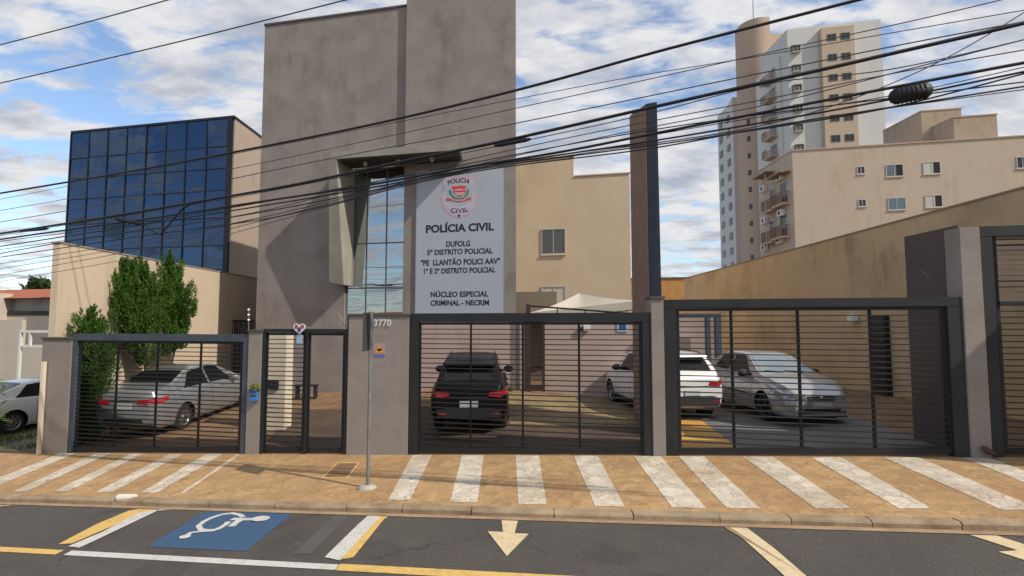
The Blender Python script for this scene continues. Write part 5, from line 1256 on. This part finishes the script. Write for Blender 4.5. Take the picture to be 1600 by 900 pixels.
def lobset(x, y, spec):      # spec: (px, py_bottom, py_top, radius)
    out = []; tot = sum((b - t) * r for _, b, t, r, *_ in spec)
    for q in spec:
        px, pb, pt, r = q[:4]; dy = q[4] if len(q) > 4 else random.uniform(-.25, .25)
        out.append((W(px, (pb + pt) / 2, y).x - x, dy, zat(px, pb, y), zat(px, pt, y), r, (pb - pt) * r / tot))
    return out
x, y = -10.55, 15.9
juniper(x, y, zat(200, 403, y), 'largest bushy juniper with many upright tufts, between the two slimmer ones', lobset(x, y, [
    (165, 470, 402, .17), (177, 470, 407, .14), (187, 480, 420, .15), (201, 480, 403, .18), (214, 480, 409, .15), (226, 480, 416, .17), (239, 490, 426, .16), (252, 500, 438, .17), (161, 500, 448, .15), (171, 520, 440, .22),
    (194, 520, 440, .28), (216, 520, 438, .28), (236, 520, 450, .26), (182, 530, 470, .30), (205, 540, 470, .34), (230, 535, 475, .30), (168, 545, 485, .18), (215, 565, 505, .26), (196, 570, 515, .18), (205, 500, 425, .3, -.35), (228, 520, 445, .28, -.35), (183, 510, 432, .26, -.35)]), 1.4, n=60000)
x, y = -10.55, 16.9
juniper(x, y, zat(262, 392, y), 'narrow juniper with one pointed top, nearest the side gate', lobset(x, y, [
    (261, 470, 390, .20), (269, 480, 414, .16), (277, 490, 408, .16), (286, 500, 436, .14), (294, 510, 452, .14), (263, 510, 440, .28), (276, 515, 450, .24), (290, 525, 478, .16), (270, 545, 485, .24), (280, 550, 505, .16), (262, 555, 510, .14)]), 1.4, n=30000)
x, y = -10.55, 14.0
juniper(x, y, zat(140, 482, y), 'shortest juniper, behind the left end of the leftmost gate', lobset(x, y, [
    (139, 560, 481, .26), (152, 560, 500, .24), (166, 580, 503, .24), (130, 580, 508, .22), (148, 620, 530, .36), (165, 610, 545, .28), (132, 640, 560, .26), (150, 660, 590, .25), (128, 690, 620, .24), (145, 640, 570, .4), (172, 590, 520, .2)]), .5, n=30000)
# low greenery under the short juniper
def bush(name, c, R, n, mat, L, Wd, label, cat, stem=True, group=None):
    pts = rng.normal(size=(n, 3)); pts /= np.linalg.norm(pts, axis=1, keepdims=True); rr = rng.uniform(.35, 1, (n, 1)) ** .6
    lump = 1 + .3 * np.sin(pts[:, :1] * 7 + 1) * np.sin(pts[:, 1:2] * 6) + .25 * np.sin(pts[:, 2:3] * 9 + pts[:, :1] * 5)
    q = pts * rr * lump * np.array(R) + np.array(c); root = empty(name, (c[0], c[1], GXY(c[0], c[1])), label, cat, group)
    g = GXY(c[0], c[1]); q[:, 2] = np.maximum(q[:, 2], g + .03)
    leaves('crown', MAT[mat], q, pts + rng.normal(0, .6, (n, 3)) + [0, 0, .4], L, Wd, root)
    m = MB(); m.tube([(c[0], c[1], g - .1), (c[0] + .05, c[1], c[2])], max(.02, R[0] * .05), 8, r2=.01 + R[0] * .02)
    for k in range(5): a = k * 1.3; m.tube([(c[0], c[1], (g + c[2]) / 2), (c[0] + R[0] * .6 * math.cos(a), c[1] + R[1] * .6 * math.sin(a), c[2] + R[2] * .3)], max(.01, R[0] * .02), 6, r2=.008)
    m.build('trunk', MAT['bark'], root); return root
bush('low_shrub', (-10.6, 14.6, -2.35), (.32, .5, .35), 1800, 'leafyellow', .09, .05, 'low yellow green shrub at the foot of the shortest juniper', 'shrub')
bush('conifer_shrub', (-11.95, 11.6, -1.75), (.75, .6, .75), 5200, 'leaf', .13, .03, 'dark feathery conifer branch reaching in from the left edge', 'shrub')
# grass on the neighbouring plot
def grass(name, s0, s1, t0, t1, n, label, h=.09):
    s = rng.uniform(s0, s1, n); t = rng.uniform(t0, t1, n); keep = (np.sin(s * 3.1 + 1) * np.sin(t * 2.3) + rng.normal(0, .5, n)) > -.15; s, t = s[keep], t[keep]
    pts = np.array([tuple(P(a, b, G(a, b) - .01)) for a, b in zip(s, t)])
    leaves(name, MAT['grass'], pts, rng.normal(0, .45, (len(s), 3)) + [0, 0, 1], h, .02, label=label, cat='grass', kind='stuff')
grass('grass', -16.5, -12.1, 10.9, 16.5, 8000, 'short patchy grass growing left of the first fence pillar')
grass('weeds', -1.9, 0.0, 17.1, 17.6, 500, 'thin green weeds along the foot of the pinkish wall', .12)

# ================================================================== NEIGHBOURING HOUSE ON THE LEFT
nh = empty('neighbour_house', P(FS(30, 34, 560), 34, -3.4), 'pale neighbouring house with a red tiled roof behind the white frame', 'house')
TN = 34.0; q = lambda px, py, T=TN: FS(px, T, py)
MB().fbox(q(-200, 520), q(100, 520), TN, TN + 6, -5, FZ(30, 487, TN)).build('lower_wall', MAT['palewall'], nh)
MB().fbox(q(-200, 480), q(100, 480), TN + .4, TN + 6, FZ(30, 487, TN), FZ(40, 464, TN)).build('upper_wall', MAT['greywall'], nh)
MB().fbox(q(12, 490), q(100, 490), TN - .05, TN - .003, FZ(40, 493, TN), FZ(40, 486, TN)).build('dark_band', MAT['trim'], nh)
MB().fbox(q(-200, 480), q(12, 480), TN - 2, TN + .39, -5, FZ(0, 456, TN - 2)).build('side_block', MAT['palewall'], nh)
za, zr = FZ(40, 466, TN), FZ(20, 447, TN)
m = MB(); a0, a1, rdg = q(-160, 460), q(72, 460), q(8, 460)
V_ = [P(a0, TN - .4, za), P(a1, TN - .4, za), P(a1, TN + 8, za), P(a0, TN + 8, za), P(a0 + 3, TN + 3.5, zr), P(a1 - 2.4, TN + 3.5, zr)]
m.add(V_, [(0, 1, 5, 4), (1, 2, 5), (2, 3, 4, 5), (3, 0, 4), (3, 2, 1, 0)]); m.build('roof', MAT['rooftile'], nh)
pw_ = empty('plot_wall', (-17.5, 21, -3.4), 'plain pale beige wall behind the white sedan', 'wall'); TW = 22.5
MB().fbox(FS(-150, TW, 560), FS(31, TW, 560), TW, TW + .25, -4.5, FZ(10, 500, TW)).build('tall_part', MAT['palewall'], pw_)
MB().fbox(FS(31, TW, 560) + .003, FS(86, TW, 560), TW, TW + .25, -4.5, FZ(50, 539, TW)).build('low_part', MAT['palewall'], pw_)
TC = 20.0
wf = empty('white_gateway', P(FS(50, TC, 560), TC, -3.4), 'white painted open steel frame above the white sedan', 'gateway')
m = MB(); z1_ = FZ(50, 516, TC); s0, s1 = FS(27, TC, 560), FS(80, TC, 560)
m.fbox(s0, s1, TC, TC + .12, z1_ - .12, z1_); m.fbox(s0, s0 + .13, TC, TC + .12, -3.6, z1_ - .121); m.fbox(FS(42, TC), FS(45.5, TC), TC + .01, TC + .11, FZ(43, 541, TC), z1_ - .121)
m.fbox(s0 + .131, s1, TC + .01, TC + .11, FZ(50, 543, TC), FZ(50, 540, TC)); m.build('bars', MAT['whitepaint'], wf, bevel=.006)
bush('round_tree', (W(62, 455, 60).x, 60, W(62, 456, 60).z - .4), (1.4, 1.4, 1.5), 2500, 'leafdark', .5, .3, 'small dark round tree beyond the red tiled roof', 'tree')
# ================================================================== ACROSS THE STREET (seen in the mirror glass)
def far_house(x, y, w, d, h, rz, wallm, label):
    g = GXY(x, y); r = empty('opposite_house', (x, y, g), label, 'house', 'houses across the street')
    MB().box(x - w / 2, x + w / 2, y - d / 2, y + d / 2, g - .3, g + h).build('wall', MAT[wallm], r)
    m = MB(); a = .5; z = g + h
    m.add([(x - w / 2 - a, y - d / 2 - a, z), (x + w / 2 + a, y - d / 2 - a, z), (x + w / 2 + a, y + d / 2 + a, z), (x - w / 2 - a, y + d / 2 + a, z), (x - w / 4, y, z + rz), (x + w / 4, y, z + rz)],
          [(0, 1, 5, 4), (1, 2, 5), (2, 3, 4, 5), (3, 0, 4), (3, 2, 1, 0)]); m.build('roof', MAT['rooftile'], r)
    for k in (-.3, .0, .3): MB().box(x + k * w - .5, x + k * w + .5, y + d / 2 + .003, y + d / 2 + .05, g + 1.0, g + 2.1).build('window', MAT['darkglass'], r)
far_house(-28.5, -13, 12, 8, 3.6, 1.7, 'palewall', 'low cream house with a red tiled roof across the street')
far_house(-46, -12, 12, 8, 3.4, 1.6, 'greywall', 'low grey house with a red tiled roof across the street')
far_house(-12, -15, 11, 8, 3.4, 1.6, 'beigewall', 'low beige house with a red tiled roof across the street')
bush('street_tree', (-21.5, -11.5, -.4), (1.7, 1.7, 2.2), 6000, 'leafdark', .4, .2, 'dense dark tree reflected in the entrance glazing', 'tree', group='trees across the street')
bush('street_tree', (-52, -2, 2.0), (3.2, 3.2, 3.0), 8000, 'leafdark', .6, .3, 'broad dark tree far down the street across the road', 'tree', group='trees across the street')

# ================================================================== OVERHEAD CABLES
def cdepth(px, near=5.6, far=12.0): return 1.0 / (1 / far + (1 / near - 1 / far) * px / 1600.0)
def cable(pts, w, label, mat='cable', group='overhead cables along the street', near=5.6, far=12.0):
    pts = sorted(pts); xs = [p[0] for p in pts]; ys = [p[1] for p in pts]
    def ev(x):
        if x < xs[0]: return ys[0] + (ys[1] - ys[0]) / (xs[1] - xs[0]) * (x - xs[0])
        if x > xs[-1]: return ys[-1] + (ys[-1] - ys[-2]) / (xs[-1] - xs[-2]) * (x - xs[-1])
        return float(np.interp(x, xs, ys))
    g = np.arange(-500, 2001, 20.0); v = np.array([ev(x) for x in g]); k = np.exp(-.5 * (np.arange(-8, 9) / 3.2) ** 2); k /= k.sum()
    v = np.convolve(np.pad(v, 8, mode='reflect', reflect_type='odd'), k, 'valid')
    P3 = [W(a, b, cdepth(a, near, far)) for a, b in zip(g, v)]
    return MB().tube(P3, w / 2 * .84, 6).build('overhead_cable', MAT[mat], label=label, cat='cable', group=group)
thin = 'one of the thin black cables running in the loose bundle below the heavy cable'
cable([(0, 70), (130, 37), (262, 0)], .030, 'thin cable crossing the sky in the top left corner', 'cablegrey', near=7, far=13)
cable([(0, 130), (270, 68), (540, 0)], .030, 'thin cable crossing the sky just above the blue glass building', 'cablegrey', near=7, far=13)
cable([(0, 302), (110, 284), (250, 260), (400, 231), (500, 212), (650, 180), (800, 143), (900, 117), (1000, 87), (1165, 45), (1340, 0)], .045, 'single twisted cable passing above the niche canopy and out over the rounded core')
cable([(0, 329), (105, 311), (250, 285), (400, 257), (584, 218), (820, 166), (1000, 127), (1152, 93), (1290, 62), (1440, 30), (1580, -4)], .014, 'upper of the two hair-thin cables crossing the niche canopy', 'cablegrey')
cable([(820, 152), (1000, 117), (1152, 94), (1383, 53), (1600, 16)], .012, 'hair-thin cable just below the twisted single cable on the right', 'cablegrey')
cable([(0, 347), (105, 330), (250, 302), (400, 272), (520, 246), (700, 214), (820, 190), (1000, 153), (1184, 115), (1300, 92), (1390, 73), (1500, 52), (1600, 34)], .017, 'lower of the two hair-thin cables crossing the niche canopy', 'cablegrey')
cable([(0, 365), (105, 349), (184, 337), (280, 320), (354, 307), (420, 297), (513, 279), (631, 250), (723, 235), (820, 213), (920, 190), (1031, 165), (1120, 145), (1200, 127), (1300, 106), (1393, 83), (1500, 60), (1600, 36)], .052, 'heaviest black cable, uppermost of the bundle, with joints hanging from it')
cable([(0, 374), (105, 359), (223, 344), (352, 323), (420, 313), (531, 297), (631, 281), (704, 263), (820, 248), (916, 231), (1031, 206), (1120, 190), (1200, 174), (1340, 147), (1471, 122), (1600, 98)], .042, 'second heavy black cable carrying the large splice case')
for L_, w, mt_ in [([(0, 385), (157, 361), (352, 331), (420, 320), (531, 302), (631, 285), (704, 268), (820, 250), (1031, 219), (1200, 190), (1340, 166), (1600, 112)], .028, 'cable'),
    ([(0, 396), (105, 376), (352, 342), (420, 330), (560, 303), (631, 287), (704, 270), (820, 253), (1031, 226), (1200, 200), (1390, 171), (1600, 115)], .022, 'cable'),
    ([(0, 402), (300, 357), (420, 345), (560, 309), (640, 287), (704, 272), (820, 256), (1031, 232), (1200, 197), (1390, 168), (1600, 135)], .022, 'cable'),
    ([(0, 412), (200, 381), (352, 352), (500, 320), (640, 282), (704, 266), (820, 240), (1031, 195), (1200, 165), (1400, 113), (1600, 62)], .015, 'cablegrey'),
    ([(0, 390), (200, 362), (400, 335), (600, 280), (820, 229), (1031, 186), (1200, 155), (1400, 113), (1600, 78)], .015, 'cablegrey'),
    ([(0, 420), (200, 388), (400, 342), (631, 288), (704, 270), (820, 247), (1031, 209), (1200, 180), (1400, 150), (1600, 105)], .013, 'cablegrey'),
    ([(0, 377), (200, 352), (400, 318), (631, 276), (820, 238), (1031, 200), (1200, 177), (1380, 155), (1600, 128)], .018, 'cable'),
    ([(0, 368), (352, 312), (420, 299), (640, 256), (820, 220), (1031, 175), (1230, 118), (1330, 122), (1450, 98), (1600, 62)], .015, 'cablegrey'),
    ([(0, 430), (250, 385), (500, 322), (640, 286), (704, 268), (900, 238), (1100, 214), (1250, 186), (1340, 153), (1470, 100), (1560, 46), (1600, 20)], .014, 'cablegrey'),
    ([(0, 440), (250, 397), (500, 326), (640, 288), (720, 267), (950, 234), (1150, 206), (1300, 182), (1450, 160), (1600, 140)], .013, 'cablegrey')]:
    cable(L_, w, thin, mt_)
def splice(px0, py0, px1, py1, r, label, segs=1, dyn=0):
    A, B = W(px0, py0, cdepth(px0)), W(px1, py1, cdepth(px1)); d = B - A; root = empty('splice_case', (A + B) / 2, label, 'cable joint')
    m = MB(); prof = [0.0, .05, .10, .12, .5, .88, .90, .95, 1.0]; rr = [.35, .75, .80, 1.0, 1.0, 1.0, .80, .75, .35]
    m.tube([A + d * f for f in prof], [r * k for k in rr], 14); m.build('casing', MAT['cable'], root)
    m = MB()
    for k in range(7):
        f = .2 + k * .1; m.tube([A + d * (f - .012), A + d * (f + .012)], r * 1.07, 14)
    m.build('ribs', MAT['cable'], root); return root
splice(1389, 153, 1457, 139, .088, 'largest black ribbed splice case hanging on the right cables')
splice(772, 228, 830, 217, .030, 'black cable joint hanging just right of the niche canopy')
splice(178, 341, 222, 350, .040, 'lumpy black cable joint in front of the blue glass building')
splice(30, 361, 76, 357, .030, 'small cable joint in the bundle near the left edge')
A = [W(a, b, cdepth(a)) for a, b in ((330, 312), (300, 318), (285, 326), (270, 344), (258, 358), (252, 367), (240, 362), (225, 351))]
MB().tube(A, .016, 6).build('cable_loop', MAT['cable'], label='slack black cable loop dropping in front of the blue glass building', cat='cable')
